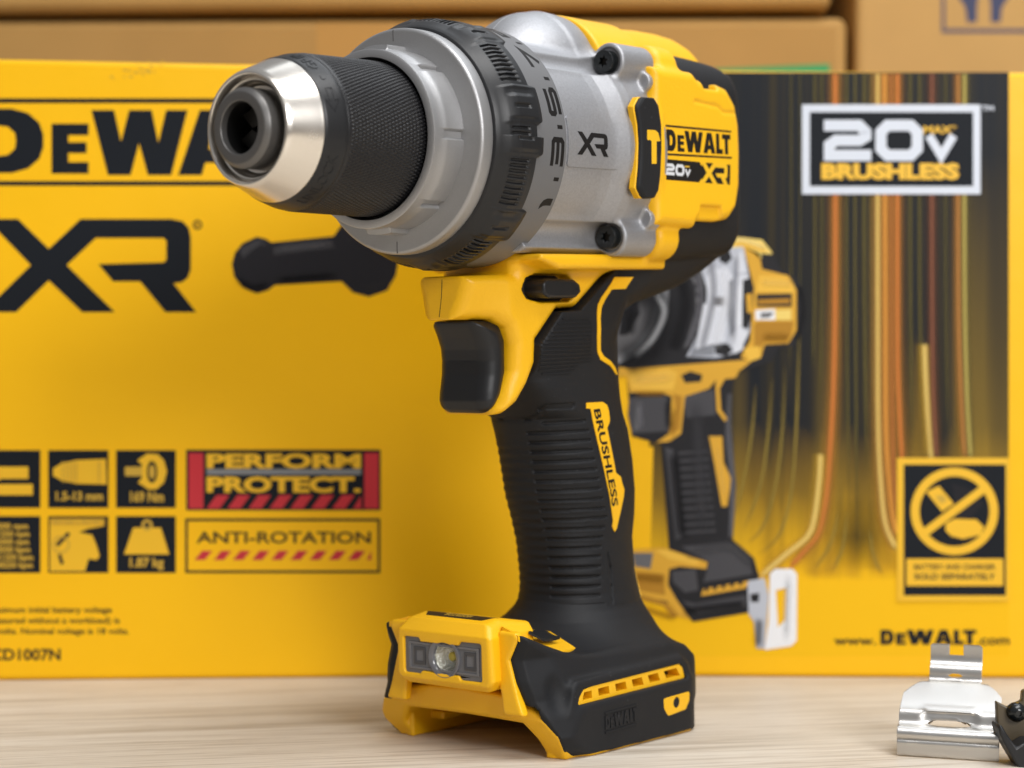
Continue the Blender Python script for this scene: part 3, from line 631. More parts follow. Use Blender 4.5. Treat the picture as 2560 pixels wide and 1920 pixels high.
# printed picture of the same drill
def dz(x, y): return (1540 + x / 1.508, 560 + y / 1.508)
PY = ink('picture_yellow_ink', (0.66, 0.36, 0.035)); PS = ink('picture_silver_ink', (0.47, 0.50, 0.57)); PSL = ink('picture_light_ink', (0.66, 0.69, 0.76)); PG = ink('picture_grey_ink', (0.13, 0.13, 0.14)); PK = ink('picture_black_ink', (0.014, 0.014, 0.017)); PSRING = ink('picture_ring_ink', (0.24, 0.25, 0.27)); PYL = ink('picture_pale_yellow_ink', (0.80, 0.60, 0.16)); PW = ink('picture_white_ink', (0.78, 0.80, 0.84))
def poly(P, mm, ly): return (TP(tris([P]), dz, FR), mm, ly + 1.0)
g = [poly([(140, 840), (0, 840), (0, 1240), (130, 1240)], BOXY, 5.0),
 poly([(350, 45), (470, 40), (545, 60), (590, 110), (620, 170), (690, 215), (712, 290), (705, 400), (670, 460), (610, 470), (585, 520), (520, 540), (450, 560), (435, 640), (430, 740), (440, 800), (448, 1000), (440, 1190), (520, 1260), (540, 1330), (530, 1460), (290, 1500), (240, 1440), (70, 1400), (40, 1230), (200, 1230), (170, 830), (60, 800), (40, 560), (0, 560), (0, 400), (100, 260)], PK, 5.1),
 poly([(0, 230), (110, 220), (200, 260), (190, 370), (100, 480), (0, 520)], PG, 5.2), poly([(160, 250), (198, 245), (196, 330), (150, 430), (70, 500), (0, 530), (0, 500), (70, 460), (130, 380)], PSRING, 5.3), poly([(20, 330), (80, 280), (90, 340), (40, 420), (10, 420)], PK, 5.3),
 poly([(265, 160), (310, 110), (330, 240), (330, 340), (290, 440), (255, 470), (300, 330), (300, 240)], PG, 5.3),
 poly([(300, 110), (340, 60), (480, 80), (500, 190), (505, 400), (470, 480), (380, 505), (265, 500), (330, 380), (345, 250)], PS, 5.4), poly([(430, 220), (470, 190), (500, 200), (470, 300), (480, 400), (500, 410), (460, 480), (430, 440)], PSL, 5.5), poly([(330, 300), (420, 310), (410, 440), (300, 470)], PSL, 5.5),
 poly([(370, 55), (470, 50), (550, 60), (590, 110), (540, 130), (520, 110), (480, 85), (395, 95)], PYL, 5.5), poly([(480, 85), (540, 110), (550, 170), (650, 195), (680, 250), (680, 400), (650, 450), (560, 455), (545, 505), (500, 520), (470, 500), (505, 440), (520, 240)], PY, 5.5),
 poly([(385, 100), (425, 95), (438, 130), (415, 152), (390, 140)], PK, 5.6), poly([(370, 455), (420, 450), (440, 475), (415, 498), (375, 490)], PK, 5.6), poly([(478, 210), (505, 205), (512, 300), (500, 395), (475, 390)], PK, 5.6), poly([(490, 265), (512, 262), (512, 335), (495, 335)], PY, 5.7), poly([(530, 265), (662, 262), (662, 312), (530, 312)], PK, 5.6), poly([(525, 325), (600, 320), (600, 362), (525, 362)], PW, 5.6), poly([(545, 110), (590, 115), (610, 165), (560, 165)], PK, 5.6), poly([(362, 275), (412, 275), (412, 308), (362, 308)], PG, 5.6),
 poly([(10, 540), (60, 545), (520, 510), (470, 550), (400, 560), (350, 620), (260, 650), (245, 790), (200, 820), (150, 825), (200, 790), (210, 650), (170, 635), (50, 635), (40, 575), (5, 575)], PY, 5.5), poly([(245, 570), (280, 555), (325, 568), (320, 595), (260, 600)], PK, 5.6),
 poly([(380, 560), (465, 552), (450, 580), (410, 585), (390, 620), (395, 700), (420, 735), (410, 745), (380, 705), (375, 610)], PY, 5.6), poly([(350, 800), (400, 800), (405, 900), (435, 960), (418, 1065), (398, 1065), (370, 900)], PY, 5.6),
 poly([(60, 1225), (180, 1220), (345, 1275), (340, 1300), (240, 1290), (200, 1300), (195, 1360), (230, 1420), (280, 1490), (240, 1480), (190, 1420), (70, 1400)], PY, 5.6), poly([(62, 1240), (140, 1240), (130, 1300), (70, 1290)], PG, 5.7), poly([(330, 1375), (500, 1345), (490, 1372), (320, 1402)], PY, 5.7),
 poly([(495, 1345), (560, 1335), (575, 1400), (560, 1600), (530, 1600), (520, 1500), (500, 1470)], PS, 5.6), (TP(tris([[(580, 1318), (600, 1300), (665, 1300), (682, 1320), (680, 1570), (660, 1590), (560, 1605), (575, 1500)], [(602, 1380), (645, 1370), (640, 1490), (610, 1520)]]), dz, FR), PW, 6.7), poly([(505, 1395), (540, 1390), (538, 1425), (508, 1425)], PK, 5.8)]
PYD = ink('picture_dark_yellow_ink', (0.42, 0.205, 0.018)); PYB = ink('picture_bright_yellow_ink', (0.78, 0.47, 0.06)); PSD = ink('picture_dark_silver_ink', (0.22, 0.235, 0.27)); PKL = ink('picture_soft_black_ink', (0.060, 0.060, 0.068)); PSW = ink('picture_white_silver_ink', (0.74, 0.77, 0.83))
g += [poly([(330, 110), (372, 70), (380, 100), (345, 140)], PSW, 5.62), poly([(340, 200), (370, 170), (420, 165), (440, 200), (425, 300), (345, 300)], PSL, 5.45), poly([(300, 440), (320, 400), (370, 440), (370, 495), (275, 500)], PSD, 5.47), poly([(352, 60), (400, 68), (420, 95), (385, 98), (350, 120)], PSL, 5.46), poly([(425, 215), (445, 205), (440, 300), (450, 400), (430, 430), (418, 330)], PSD, 5.52), poly([(452, 250), (474, 220), (472, 380), (458, 380)], PSW, 5.56), poly([(440, 110), (475, 105), (490, 180), (455, 185)], PSL, 5.55), poly([(440, 440), (470, 420), (480, 470), (445, 490)], PSL, 5.55),
 poly([(540, 195), (640, 200), (672, 240), (672, 258), (530, 255)], PYB, 5.55), poly([(530, 368), (672, 366), (660, 420), (640, 440), (560, 440), (545, 470), (520, 480), (520, 380)], PYD, 5.55), poly([(480, 470), (540, 460), (545, 505), (500, 520)], PYB, 5.56), poly([(395, 75), (470, 68), (545, 85), (575, 108), (540, 104), (470, 84)], PYB, 5.57), poly([(535, 285), (655, 280), (655, 300), (535, 303)], PYD, 5.65), poly([(602, 325), (660, 322), (660, 362), (602, 362)], PYL, 5.65), poly([(545, 335), (595, 332), (580, 352), (545, 355)], PG, 5.66),
 poly([(50, 560), (200, 548), (230, 560), (215, 625), (60, 620)], PYB, 5.52), poly([(215, 640), (250, 650), (240, 770), (210, 800), (228, 720)], PYD, 5.56), poly([(50, 655), (190, 650), (205, 700), (200, 780), (60, 790), (45, 720)], PKL, 5.3), poly([(75, 690), (95, 690), (88, 770), (70, 780)], PG, 5.4), poly([(250, 640), (370, 625), (375, 720), (265, 730)], PKL, 5.3),
 poly([(185, 840), (215, 850), (235, 1000), (250, 1180), (225, 1190), (205, 1020)], PKL, 5.3), poly([(420, 640), (436, 640), (432, 780), (452, 980), (440, 1180), (425, 1180), (430, 990), (410, 800)], PKL, 5.4), poly([(245, 1215), (430, 1200), (500, 1262), (515, 1320), (330, 1350), (350, 1275)], PKL, 5.3), poly([(250, 1420), (310, 1470), (490, 1440), (490, 1400), (300, 1430)], PKL, 5.4), poly([(210, 1310), (300, 1300), (310, 1380), (260, 1390), (215, 1350)], PKL, 5.62), poly([(70, 1310), (180, 1320), (185, 1400), (80, 1380)], PYD, 5.65), poly([(75, 1390), (190, 1425), (235, 1478), (215, 1485), (180, 1440), (75, 1410)], PYD, 5.66), poly([(150, 1230), (195, 1228), (320, 1276), (300, 1284), (200, 1262)], PYB, 5.66)]
for i in range(5): g.append(poly([(335 + i * 32, 1373 - i * 6), (350 + i * 32, 1370 - i * 6), (348 + i * 32, 1384 - i * 6), (333 + i * 32, 1387 - i * 6)], PK, 5.75))
for i in range(11):   # soft ribs of the printed grip and the ring teeth
    g.append(poly([(235 + i * 2, 860 + i * 30), (345 + i * 3, 852 + i * 30), (346 + i * 3, 860 + i * 30), (236 + i * 2, 868 + i * 30)], PKL, 5.35))
for i in range(9):
    a0 = -1.1 + i * .27; x, y = 275 + 42 * math.cos(a0), 310 + 150 * math.sin(a0); g.append(poly([(x - 14, y - 6), (x + 10, y - 6), (x + 10, y + 5), (x - 14, y + 5)], PK, 5.38))
pic = decal('drill_picture', g, br)
W_, K_, Y_, D_, G_ = (.80, .82, .87), (.010, .010, .012), (.86, .58, .12), (.30, .14, .01), (.16, .16, .18)
soft_print('picture_shading', [
 ([(40, 240), (150, 300), (130, 450), (20, 530)], 190, K_, .8, .1, .1), ([(150, 260), (182, 330), (140, 430), (70, 500)], 34, (.36, .37, .39), .8, .2, .3), ([(60, 320), (50, 420)], 60, K_, .9, .2, .2),
 ([(228, 150), (262, 300), (215, 480)], 70, K_, .85, .1, .1), ([(290, 130), (318, 290), (268, 470)], 40, (.10, .10, .115), .9, .1, .1),
 ([(345, 90), (368, 260), (320, 480)], 46, (.30, .31, .35), .7, .1, .1), ([(405, 150), (412, 300), (370, 470)], 60, W_, .55, .2, .2), ([(455, 100), (450, 250), (440, 460)], 34, (.26, .27, .31), .6, .15, .15),
 ([(540, 220), (672, 225)], 40, Y_, .7, .2, .2), ([(545, 430), (660, 430)], 60, D_, .6, .2, .2), ([(690, 230), (705, 330), (680, 440)], 30, K_, .8, .1, .1), ([(400, 72), (480, 62), (570, 96)], 26, (.92, .74, .28), .8, .2, .2),
 ([(60, 590), (230, 575)], 60, Y_, .5, .2, .3), ([(70, 640), (190, 640)], 30, D_, .6, .2, .2), ([(225, 690), (205, 800)], 30, D_, .5, .2, .2), ([(85, 660), (95, 780)], 40, G_, .7, .2, .2), ([(195, 660), (200, 780)], 40, K_, .7, .2, .2),
 ([(215, 860), (250, 1190)], 60, K_, .7, .1, .1), ([(300, 660), (330, 1180)], 90, (.055, .055, .062), .6, .2, .2), ([(420, 700), (440, 1000), (430, 1190)], 30, G_, .6, .2, .2), ([(380, 830), (410, 1040)], 26, Y_, .4, .2, .2),
 ([(260, 1250), (420, 1215), (520, 1290)], 60, (.07, .07, .078), .7, .2, .2), ([(250, 1460), (490, 1430)], 50, K_, .8, .1, .1), ([(70, 1330), (190, 1340)], 50, D_, .7, .1, .2), ([(80, 1440), (230, 1490)], 40, D_, .6, .1, .2), ([(650, 1310), (640, 1580)], 40, (.55, .57, .60), .5, .2, .2), ([(540, 1480), (535, 1600)], 50, K_, .6, .2, .2)], dz, FR, pic, layer=8.2)

# --- plain cartons behind
FA = Face(-0.30, 0.955, math.radians(-3.2))
ca = FA.root('shipping_carton', 'long brown cardboard carton lying low behind the two printed boxes', 'carton', 'plain cartons stacked behind')
u0 = FA.uv(-420, 300)[0]; u1 = FA.uv(2116, 300)[0]; zA = FA.uv(1000, 46)[1]
box_body('carton_body', u0, u1, 0.2, 0, zA, CARD, ca, 0.005)
decal('tape', [(TP(tris([[(1600, 182), (1760, 174), (2073, 160), (2076, 186), (1760, 203), (1600, 210)]]), idp, FA), GTAPE, 2)], ca)
decal('brown_tape', [(TP(tris([rect(792, 56, 1240, 330)]), idp, FA), TAPE, 1)], ca)
FB = Face(FA.O.x, FA.O.y - 0.004, FA.yaw)
zB = FB.uv(1000, 24)[1]; FB.O.z = 0
cs = FA.root('gap_shade_sheet', 'dark recessed sheet added for the shadow gap between the two stacked cartons', 'shadow gap sheet');  # added dark sheet stands for the shadow between the cartons
bmS = box_body('pad', u0 + .01, u1 - .03, 0.15, zA + 0.0002, zB - 0.0002, CARDGAP, cs, 0.0008)
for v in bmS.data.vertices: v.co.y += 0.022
cb = thing('shipping_carton', 'brown cardboard carton stacked on top of the long low carton', 'carton', rot=Matrix.Translation(FB.O + Vector((0, 0, zB))) @ Matrix.Rotation(FB.yaw, 4, 'Z'), group='plain cartons stacked behind')
ub = FB.uv(2078, 10)[0]
box_body('carton_body', u0, ub, 0.2, 0, 0.09, CARD, cb, 0.004)
FC = Face(0.17, 0.93, math.radians(1.0))
cc = FC.root('shipping_carton', 'tan cardboard carton with navy hands symbol at the upper right', 'carton', 'plain cartons stacked behind')
box_body('carton_body', FC.uv(2140, 200)[0], FC.uv(3200, 200)[0], 0.2, 0, 0.36, CARD2, cc, 0.004)
def hz(x, y): return (1700 + x / 2.572, y / 2.572)
g = [(TP(tris([rect(1682, -420, 2260, 212), rect(1704, -398, 2238, 186)]), hz, FC), NAVY, 1),
     (TP(tris([[(1845, 145), (1908, 145), (1910, 30), (1930, -80), (1900, -200), (1870, -200), (1870, -70), (1800, -120), (1780, -100), (1790, -20), (1835, 50)]]), hz, FC), NAVY, 1),
     (TP(tris([[(1998, 145), (2060, 145), (2070, 50), (2115, -20), (2130, -100), (2105, -120), (2040, -70), (2040, -200), (2010, -200), (1980, -80), (1998, 30)]]), hz, FC), NAVY, 1)]
decal('hands_symbol', g, cc)

# ================================================================== THE DRILL
org = PO + (AX * S0 + AZ * Z0) / 1000
RM = Matrix((-AX, AY, AZ)).transposed().to_4x4(); RM.translation = org
drill = thing('power_drill', 'yellow, black and silver cordless drill standing upright on its foot without battery', 'power drill', rot=RM)

# ---- chuck
chuck = lathe('chuck_sleeve', [(20, 15), (20, 20.4)] + [(20.2, 21.3)] + [(50, 22.0), (52, 21.5), (52, 10)], BLK, drill, n=64)
# knurled skin as real relief
NT, NS = 1024, 130
th = np.linspace(0, 2 * np.pi, NT, endpoint=False)[:, None]; ss = np.linspace(19.9, 51.5, NS)[None, :]
NK = 128
def tri(x): return np.abs((x % 1.0) * 2 - 1)
uu = th * NK / (2 * np.pi); vv = ss / 1.45
dia = np.minimum(tri(uu + vv * .5), tri(uu - vv * .5)); 
edge = np.clip((ss - 20.4) / 1.2, 0, 1)
rr = 21.45 + (ss - 20) * 0.018 + 0.40 * np.clip(dia * 1.25, 0, 1) * edge
rr[:, 0] = 19.0; rr[:, -1] = 20.0
V = np.stack([np.broadcast_to(ss, rr.shape), rr * np.cos(th), rr * np.sin(th)], 2).reshape(-1, 3)
I = np.arange(NT)[:, None]; J = np.arange(NS - 1)[None, :]; I2 = (I + 1) % NT
Q = np.stack([I * NS + J, I * NS + J + 1, I2 * NS + J + 1, I2 * NS + J], 2).reshape(-1, 4)
def ring_mesh(name, V, Q, m, parent, angle=180):
    W = GL(V); a, b, c = W[Q[0, 0]], W[Q[0, 1]], W[Q[0, 2]]; n = np.cross(b - a, c - a); rad = W[Q[0, 0]] - np.array([W[Q[0, 0], 0], 0, -Z0 / 1000])
    if n.dot(rad) < 0: Q = Q[:, ::-1]
    return from_arrays(name, W, Q, m, parent, True, angle)
chuck_knurl = mat('knurled_black', (0.009, 0.009, 0.0105), 0.36, metal=0.15, spec=0.55)
ring_mesh('knurling', V, Q, chuck_knurl, chuck)
band = lathe('grip_band', round_prof([(12.6, 17), (12.6, 19.35), (13.4, 19.95), (18.7, 21.45), (19.6, 21.55), (20.4, 21.0), (20.4, 17)], .35), BLK, drill)
nose = lathe('nose_cone', round_prof([(8.5, 10.6), (8.5, 12.1), (5.6, 12.6), (5.0, 13.2), (5.0, 13.6), (3.7, 13.9), (2.7, 14.6), (2.75, 15.3), (3.8, 16.0), (11.9, 19.25), (12.7, 19.6), (12.9, 19.3), (12.9, 17)], .55, 4), CHR, drill, n=192, angle=60)
jawring = lathe('jaw_ring', round_prof([(9, 10.9), (1.3, 10.9), (0.0, 9.7), (0, 7.35), (0.25, 7.1), (26, 7.1), (26, 0.01)], .3), STL, drill, n=128, angle=28)
DST = mat('bore_black', (0.012, 0.012, 0.012), 0.35, metal=0.4)
lathe('bore_lining', [(2.2, 7.05), (25.5, 7.05), (25.5, 0.01)], DST, jawring, n=48)
JAW = mat('jaw_steel', (0.05, 0.048, 0.045), 0.3, metal=0.9)
for k in range(3):
    a0 = math.radians(90 + 120 * k + 22); P = []
    for (r, da) in ((1.6, -60), (1.6, 60), (6.9, 30), (6.9, -30)): P.append((r * math.cos(a0 + math.radians(da)), r * math.sin(a0 + math.radians(da))))
    prism('jaw', [P], 6.5, 24, 's', JAW, jawring, bevel=.25)
# lettering moulded on the band
def band_map(u, v, off):   # u = angle in degrees, v = s
    r = 19.95 + (v - 13.4) * 1.5 / 5.3 + off; t = math.radians(u); return (v, r * math.cos(t), r * math.sin(t))
gb = [(text_in('GRIP', 0, 0, 1, 1, 0.0), 50, 78), (text_in('UNLOCK', 0, 0, 1, 1, 0.0), -72, -22)]
gl = []
for T, a0, a1 in gb: gl.append(([tuple((a0 + p[0] * (a1 - a0), 17.6 - p[1] * 3.0) for p in t) for t in T], BLK, .16))
arrow = [(30, 15.2), (30, 16.8), (20, 16.8), (20, 18), (11, 16), (20, 14.0), (20, 15.2)]
gl.append((stroke_tris([(p[0], p[1]) for p in arrow], .45, True), BLK, .16))
gl.append((tris([rect(38, 15.5, 42, 16.6)]), BLK, .16))
patch('moulded_lettering', gl, band_map, band, thick=.3, step=None)

# ---- silver handle collar with grooves
NT = 720; svals = np.array([51.2, 50.0, 50.0, 50.35, 51.5, 54.0, 54.5, 56, 58, 60, 61.8, 62.25])
th = np.linspace(0, 2 * np.pi, NT, endpoint=False); deg = np.degrees(th)
def near(d, c, w): return np.clip((w - np.abs((d - c + 180) % 360 - 180)) / 1.2 + .5, 0, 1)
groove = sum(near(deg, c, 2.6) for c in (0, 48, -48, 132, -132, 180)); blk = near(deg, 90, 10) + near(deg, -90, 10)
R = np.zeros((NT, len(svals)))
for i, s in enumerate(svals):
    if i == 0: R[:, i] = 23.15
    elif i == 1: R[:, i] = 23.35
    elif i == 2: R[:, i] = 25.3
    else:
        base = 25.75 + (s - 50) * .018
        rear = 1.0 if s > 54.2 else 0.0
        R[:, i] = base + rear * (0.25 + 1.25 * np.clip(blk, 0, 1) - 1.1 * np.clip(groove, 0, 1))
V = np.stack([np.broadcast_to(svals[None, :], R.shape), R * np.cos(th)[:, None], R * np.sin(th)[:, None]], 2).reshape(-1, 3)
def rq(NT, NS):
    I = np.arange(NT)[:, None]; J = np.arange(NS - 1)[None, :]; I2 = (I + 1) % NT
    return np.stack([I * NS + J, I * NS + J + 1, I2 * NS + J + 1, I2 * NS + J], 2).reshape(-1, 4)
collar = lathe('handle_collar', round_prof([(51.2, 22.6), (62.2, 22.6)], .1) + round_prof([(62.25, 22.8), (62.25, 32.3), (63.0, 33.0), (67.3, 33.0), (67.3, 20)], .45, 3), SILM, drill, n=256)
o = ring_mesh('collar_rim', V, rq(NT, len(svals)), SILM, collar, angle=38)
for z in (1, -1): prism('seam', [[(-.12, z * 29.2), (.12, z * 29.2), (.12, z * 32.6), (-.12, z * 32.6)]], 62.15, 62.5, 's', STL, collar)

# ---- clutch ring
NT, NS = 1440, 44
th = np.linspace(0, 2 * np.pi, NT, endpoint=False)[:, None]; deg = np.degrees(th)
ph = ((deg + 24.3 + 360) % 43.2)                 # 0..19 = bulge with tab, 19..43.2 = ribs
def sst(x, a, b): t = np.clip((x - a) / (b - a), 0, 1); return t * t * (3 - 2 * t)
tab = sst(ph, 0, 2.2) * (1 - sst(ph, 17.8, 19.6))
tab_edge = sst(ph, 0, 3.0) * (1 - sst(ph, 18.4, 19.6))
send = 82.3 + 2.5 * tab_edge
t = np.linspace(0, 1, NS)[None, :]; s = 67.0 + t * (send - 67.0)
r = np.interp(s, [67.0, 67.3, 68.6, 71.5, 75, 83, 86, 90], [32.0, 33.6, 34.4, 35.8, 37.0, 37.1, 37.05, 37.0])
r = r + 0.55 * tab * sst(s, 69, 74) * (1 - sst(s, 83, 88)) 
rp = (ph - 20.6) / 2.55; fr = rp - np.floor(rp); ing = ((rp > 0) & (rp < 8.7))
r = r - 0.7 * ing * sst(np.abs(fr - .5), .32, .22) * sst(s, 71.8, 73.0) * (1 - sst(s, 78.6, 79.8))
r = r - 0.7 * sst(np.abs(ph - 9.0), 1.2, .6) * sst(s, 73.5, 74.8) * (1 - sst(s, 79.6, 80.8))
r = r - 0.6 * sst(np.abs(ph - 16.0), 3.2, 0.5) * sst(s, 71, 74) * (1 - sst(s, 80, 84))
r = r - 0.4 * sst(np.abs(ph - 2.2), 2.4, 0.3) * sst(s, 71, 74) * (1 - sst(s, 80, 84))
s = np.concatenate([s, s[:, -1:]], 1); r = np.concatenate([r, np.full((NT, 1), 35.6)], 1)
V = np.stack([s, r * np.cos(th), r * np.sin(th)], 2).reshape(-1, 3)
clutch = ring_mesh('clutch_ring', V, rq(NT, NS + 1), BLK, drill, angle=60)
numring = lathe('number_ring', [(79, 30), (79, 36.6), (96.8, 36.6), (97.2, 36.2), (97.2, 30)], GRY, drill, n=256)
def num_map(u, v, off): t = math.radians(u); return (v, (36.6 + off) * math.cos(t), (36.6 + off) * math.sin(t))
DG = {'1': ([[(.0, .72), (.28, .95), (.95, .95)]], .62), '3': ([[(0, 1), (1.35, 1), (1.5, .86), (1.5, .14), (1.35, 0), (0, 0)], [(.1, .5), (1.45, .5)]], 1.5), '5': ([[(1.5, 1), (.1, 1), (0, .9), (0, .58), (.1, .48), (1.35, .48), (1.5, .36), (1.5, .12), (1.35, 0), (0, 0)]], 1.5), '7': ([[(0, 1), (1.5, 1), (.45, 0)]], 1.5), '9': ([[(1.5, .0), (1.5, 1), (0, 1), (0, .5), (1.5, .5)]], 1.5)}
gl = []
def ring_digit(chs, cen):
    tot = sum(DG[c][1] for c in chs) + .3 * (len(chs) - 1); u = cen - tot * 4.0
    for c in chs:
        for P in DG[c][0]:
            T = stroke_tris(P, .31)
            gl.append(([tuple((u + p[0] * 8.0, 95.1 - p[1] * 4.7) for p in t) for t in T], INK, .03 + .012 * (len(gl) % 3)))
        u += (DG[c][1] + .3) * 8.0
for k, chs in enumerate(('1', '3', '5', '7', '9', '1' + '1', '1' + '3')):
    c = -30.4 + 24.1 * k; 
    if chs == '1':
        gl.append(([tuple((c - 3.0 + p[0] * 9.0, 95.6 - p[1] * 5.2) for p in t) for t in tris([[(0, .98), (.18, .7), (.22, .5), (.22, .02), (.62, .02), (.62, .55), (.5, .85), (.25, 1.0)][::1]])], INK, .03))
    else: ring_digit(chs, c)
    gl.append((tris([rect(c + 12.0 - .9, 92.8, c + 12.0 + .9, 95.2)]), INK, .03))
patch('torque_numbers', gl, num_map, numring, thick=.05, step=2.0)

# ---- silver gear housing
h = .5
ax, S, Y, Z = grid(((94, 153), (-38, 38), (-37, 47)), h)
Ya = np.abs(Y)
Rs = interp(S, [94, 121, 125, 131, 135, 151], [32.7, 33.0, 33.5, 35.7, 36.2, 36.2])
D = np.sqrt(Y ** 2 + Z ** 2) - Rs
bx = rint(Ya - 24.2 + 0 * S, np.abs(Z) - 32.5 + 0 * S, 6.0); bx = np.maximum(bx, Z + 5); D = smin(D, bx, 2.0)
bt = rint(Ya - 23.2 + 0 * S, np.abs(Z) - 30.5 + 0 * S, 9.0); D = smin(D, np.maximum(bt, 5 - Z), 2.5)
bo = rint(np.sqrt((Ya - 25.3) ** 2 + (np.abs(Z) - 27.3) ** 2) - 6.1, np.abs(S - 142.6) - 9.0, 1.0)
D = smin(D, bo, 2.2)
# small web beside each boss
gus = np.maximum(rint(np.sqrt((Ya - 30.5) ** 2 + (np.abs(Z) - 21.5) ** 2) - 3.2, np.abs(S - 147.5) - 3.2, .5), (np.abs(Z) - 24) * .5 + (140.5 - S) * .8 + 2.0); D = smin(D, gus, 1.6)
dome = (np.sqrt(((S - 127) / 25.5) ** 2 + (Y / 20) ** 2 + ((Z - 22) / 22.6) ** 2) - 1) * 18.5
dome2 = rint(np.sqrt((Y / 20) ** 2 + ((Z - 22) / 22.5) ** 2) * 20 - 20, np.abs(S - 131.5) - 5.0, 1.0)
D = smin(D, smin(dome, dome2, 2), 2.0)
D = smax(D, np.abs(S - 122.5) - 28.3, .6); D = np.maximum(D, -33.2 - Z)
sc_cut = np.maximum(np.sqrt((Ya - 25.3) ** 2 + (np.abs(Z) - 27.3) ** 2) - 4.5, S - 134.6); D = np.maximum(D, -sc_cut)
silver = sdf_part('gear_housing', D, ax, h, SIL, drill, 'silver')
sm = side_map(BVHS['silver'], 32.9)
PADM = SIL
pad = [(102.5, 7.2), (103.2, 8.0), (126.4, 8.0), (127.0, 7.4), (127.0, -6.4), (126.4, -7.0), (103.2, -7.2), (102.5, -6.4)]
patch('raised_panel', [(tris([pad]), SIL, .45)], sm, silver, thick=.9, step=1.5)
q = [on(1140 + x / 2.304, y / 2.304, 1, 33.4) for x, y in ((703, 889), (877, 889), (703, 755))]
u0, v0 = q[0].x, q[0].z; ww = q[1].x - q[0].x; hh = q[2].z - q[0].z
patch('logo', [(place(XR_T, u0, v0, ww, hh, XR_W), INK, .50)], sm, silver, thick=.04, step=1.5)
star = [((2.0 if i % 2 == 0 else 1.1) * math.cos(math.pi * i / 6 + .3), (2.0 if i % 2 == 0 else 1.1) * math.sin(math.pi * i / 6 + .3)) for i in range(12)]
for zz in (27.3, -27.3):
    for yy in (25.3, -25.3):
        sr = prism('screw', [[(yy + p[0], zz + p[1]) for p in circ(0, 0, 3.6, 28)], [(yy + p[0], zz + p[1]) for p in star]], 131.3, 135, 's', SCRW, drill, bevel=.9, seg=3)
        prism('drive_recess', [[(yy + p[0], zz + p[1]) for p in circ(0, 0, 2.2, 16)]], 132.9, 134.8, 's', DRK, sr)

# ---- yellow motor housing and trigger housing (one clamshell)
h = .55
ax, S, Y, Z = grid(((78, 208), (-40, 40), (-84, 47)), h); Ya = np.abs(Y); S2, Z2 = S[:, :, 0], Z[0]
s2, z2 = ax[0][:, None], ax[2][None, :]
def ex(P): return poly2(s2, z2, P)[:, None, :]
panel = [(146, -23.5), (168, -24), (170, -21.5), (182, -21.5), (189, -20.5), (193.6, -16.5), (195.8, -9), (196.2, 2), (195.8, 11), (193.6, 18), (188.5, 22.8), (182, 24), (171, 24.5), (168, 26.5), (146, 26.5)]
D = rint(ex(panel) + 0 * Y, Ya - 35.2 + 0 * S, 3.2)
col = rint(np.sqrt(Y ** 2 + Z ** 2) - 36.4, np.abs(S - 147.6) - 1.6, 1.0); D = smin(D, col, 2.0)
bo = rint(np.sqrt((Ya - 25.3) ** 2 + (np.abs(Z) - 27.3) ** 2) - 7.2, np.abs(S - 157.5) - 6.2, 3.0); D = smin(D, bo, 2.5)
spine = rint(np.sqrt((Y / 22.5) ** 2 + ((Z - 21.5) / 23.4) ** 2) * 22 - 22, np.abs(S - 149.0) - 12.4, 1.0)
spine_b = rint(np.sqrt((Y / 18) ** 2 + ((Z - 15) / 30.4) ** 2) * 20 - 20, ex([(148, 0), (205.5, 0), (206.5, 28), (206.3, 34), (203, 40), (197, 44), (189, 45.4), (178, 45.4), (166, 44), (148, 39.5)]), 3.0)
D = smin(D, smin(spine, spine_b, 3.0), 1.5)
# recessed step lines in the rear panel (top and bottom)
for P in ([(168, 17.0), (182, 16.2), (185, 14.6), (199, 14.8)],):
    for a, b in zip(P[:-1], P[1:]): D = np.maximum(D, -np.maximum(cap2(s2, z2, a, b, .35)[:, None, :], 34.7 - Ya))
pock = ex([(169, -26), (171, -16.6), (183, -16.6), (185, -26)]); D = smax(D, -np.maximum(pock, 33.8 - Ya), .8)
pock = ex([(172, 30), (173.5, 21.6), (182, 21.6), (184, 30)]); D = smax(D, -np.maximum(pock, 31.0 - Ya), .8)
low = [(82.2, -39.3), (81.8, -45), (80.4, -52.4), (93, -52.4), (97, -55), (98.6, -60), (98.4, -68), (96, -74), (94.5, -77.6), (93.2, -79.4), (93.8, -81.5), (96, -81.2), (101, -78.0), (105, -72.5), (108, -66), (108, -59), (118.4, -49.4), (128, -49.0), (148, -35.4), (166, -34.5), (172, -31), (172, -26), (100, -26), (98.5, -38.7)]
wl = interp(S, [78, 84, 96, 108, 130, 180], [9.0, 10.8, 14.6, 16.6, 17.2, 17.4]) - np.clip((-41 - Z) * .28, 0, 3.2) * np.clip((97 - S) / 8, 0, 1)
wl = wl - np.where(Z < -60, np.clip((-60 - Z) * .06, 0, 1.4), 0)
D2 = rint(ex(low) + 0 * Y, Ya - wl, 3.6)
shelf = rint(ex([(99, -34.8), (99, -32.9), (152, -32.5), (158, -26), (166, -26), (165, -37), (108, -37.5)]) + 0 * Y, Ya - 25.2 + 0 * S, 1.6)
D2 = smin(D2, shelf, 3.0)
slot = ex([(107, -38.6), (122, -38.9), (127, -41.5), (127.5, -44.5), (124, -47.3), (108, -47.3), (103.2, -46.2), (101.5, -43.5), (103, -40)]); D2 = smax(D2, -np.maximum(slot, 12.8 - Ya), .6)
D = smin(D, D2, 2.0)
# ring clearance for the clutch and gearbox
D = np.maximum(D, -np.maximum(np.sqrt(Y ** 2 + Z ** 2) - 37.9, S - 98.2))
shell = sdf_part('housing_shell', D, ax, h, YEL, drill, 'shell')

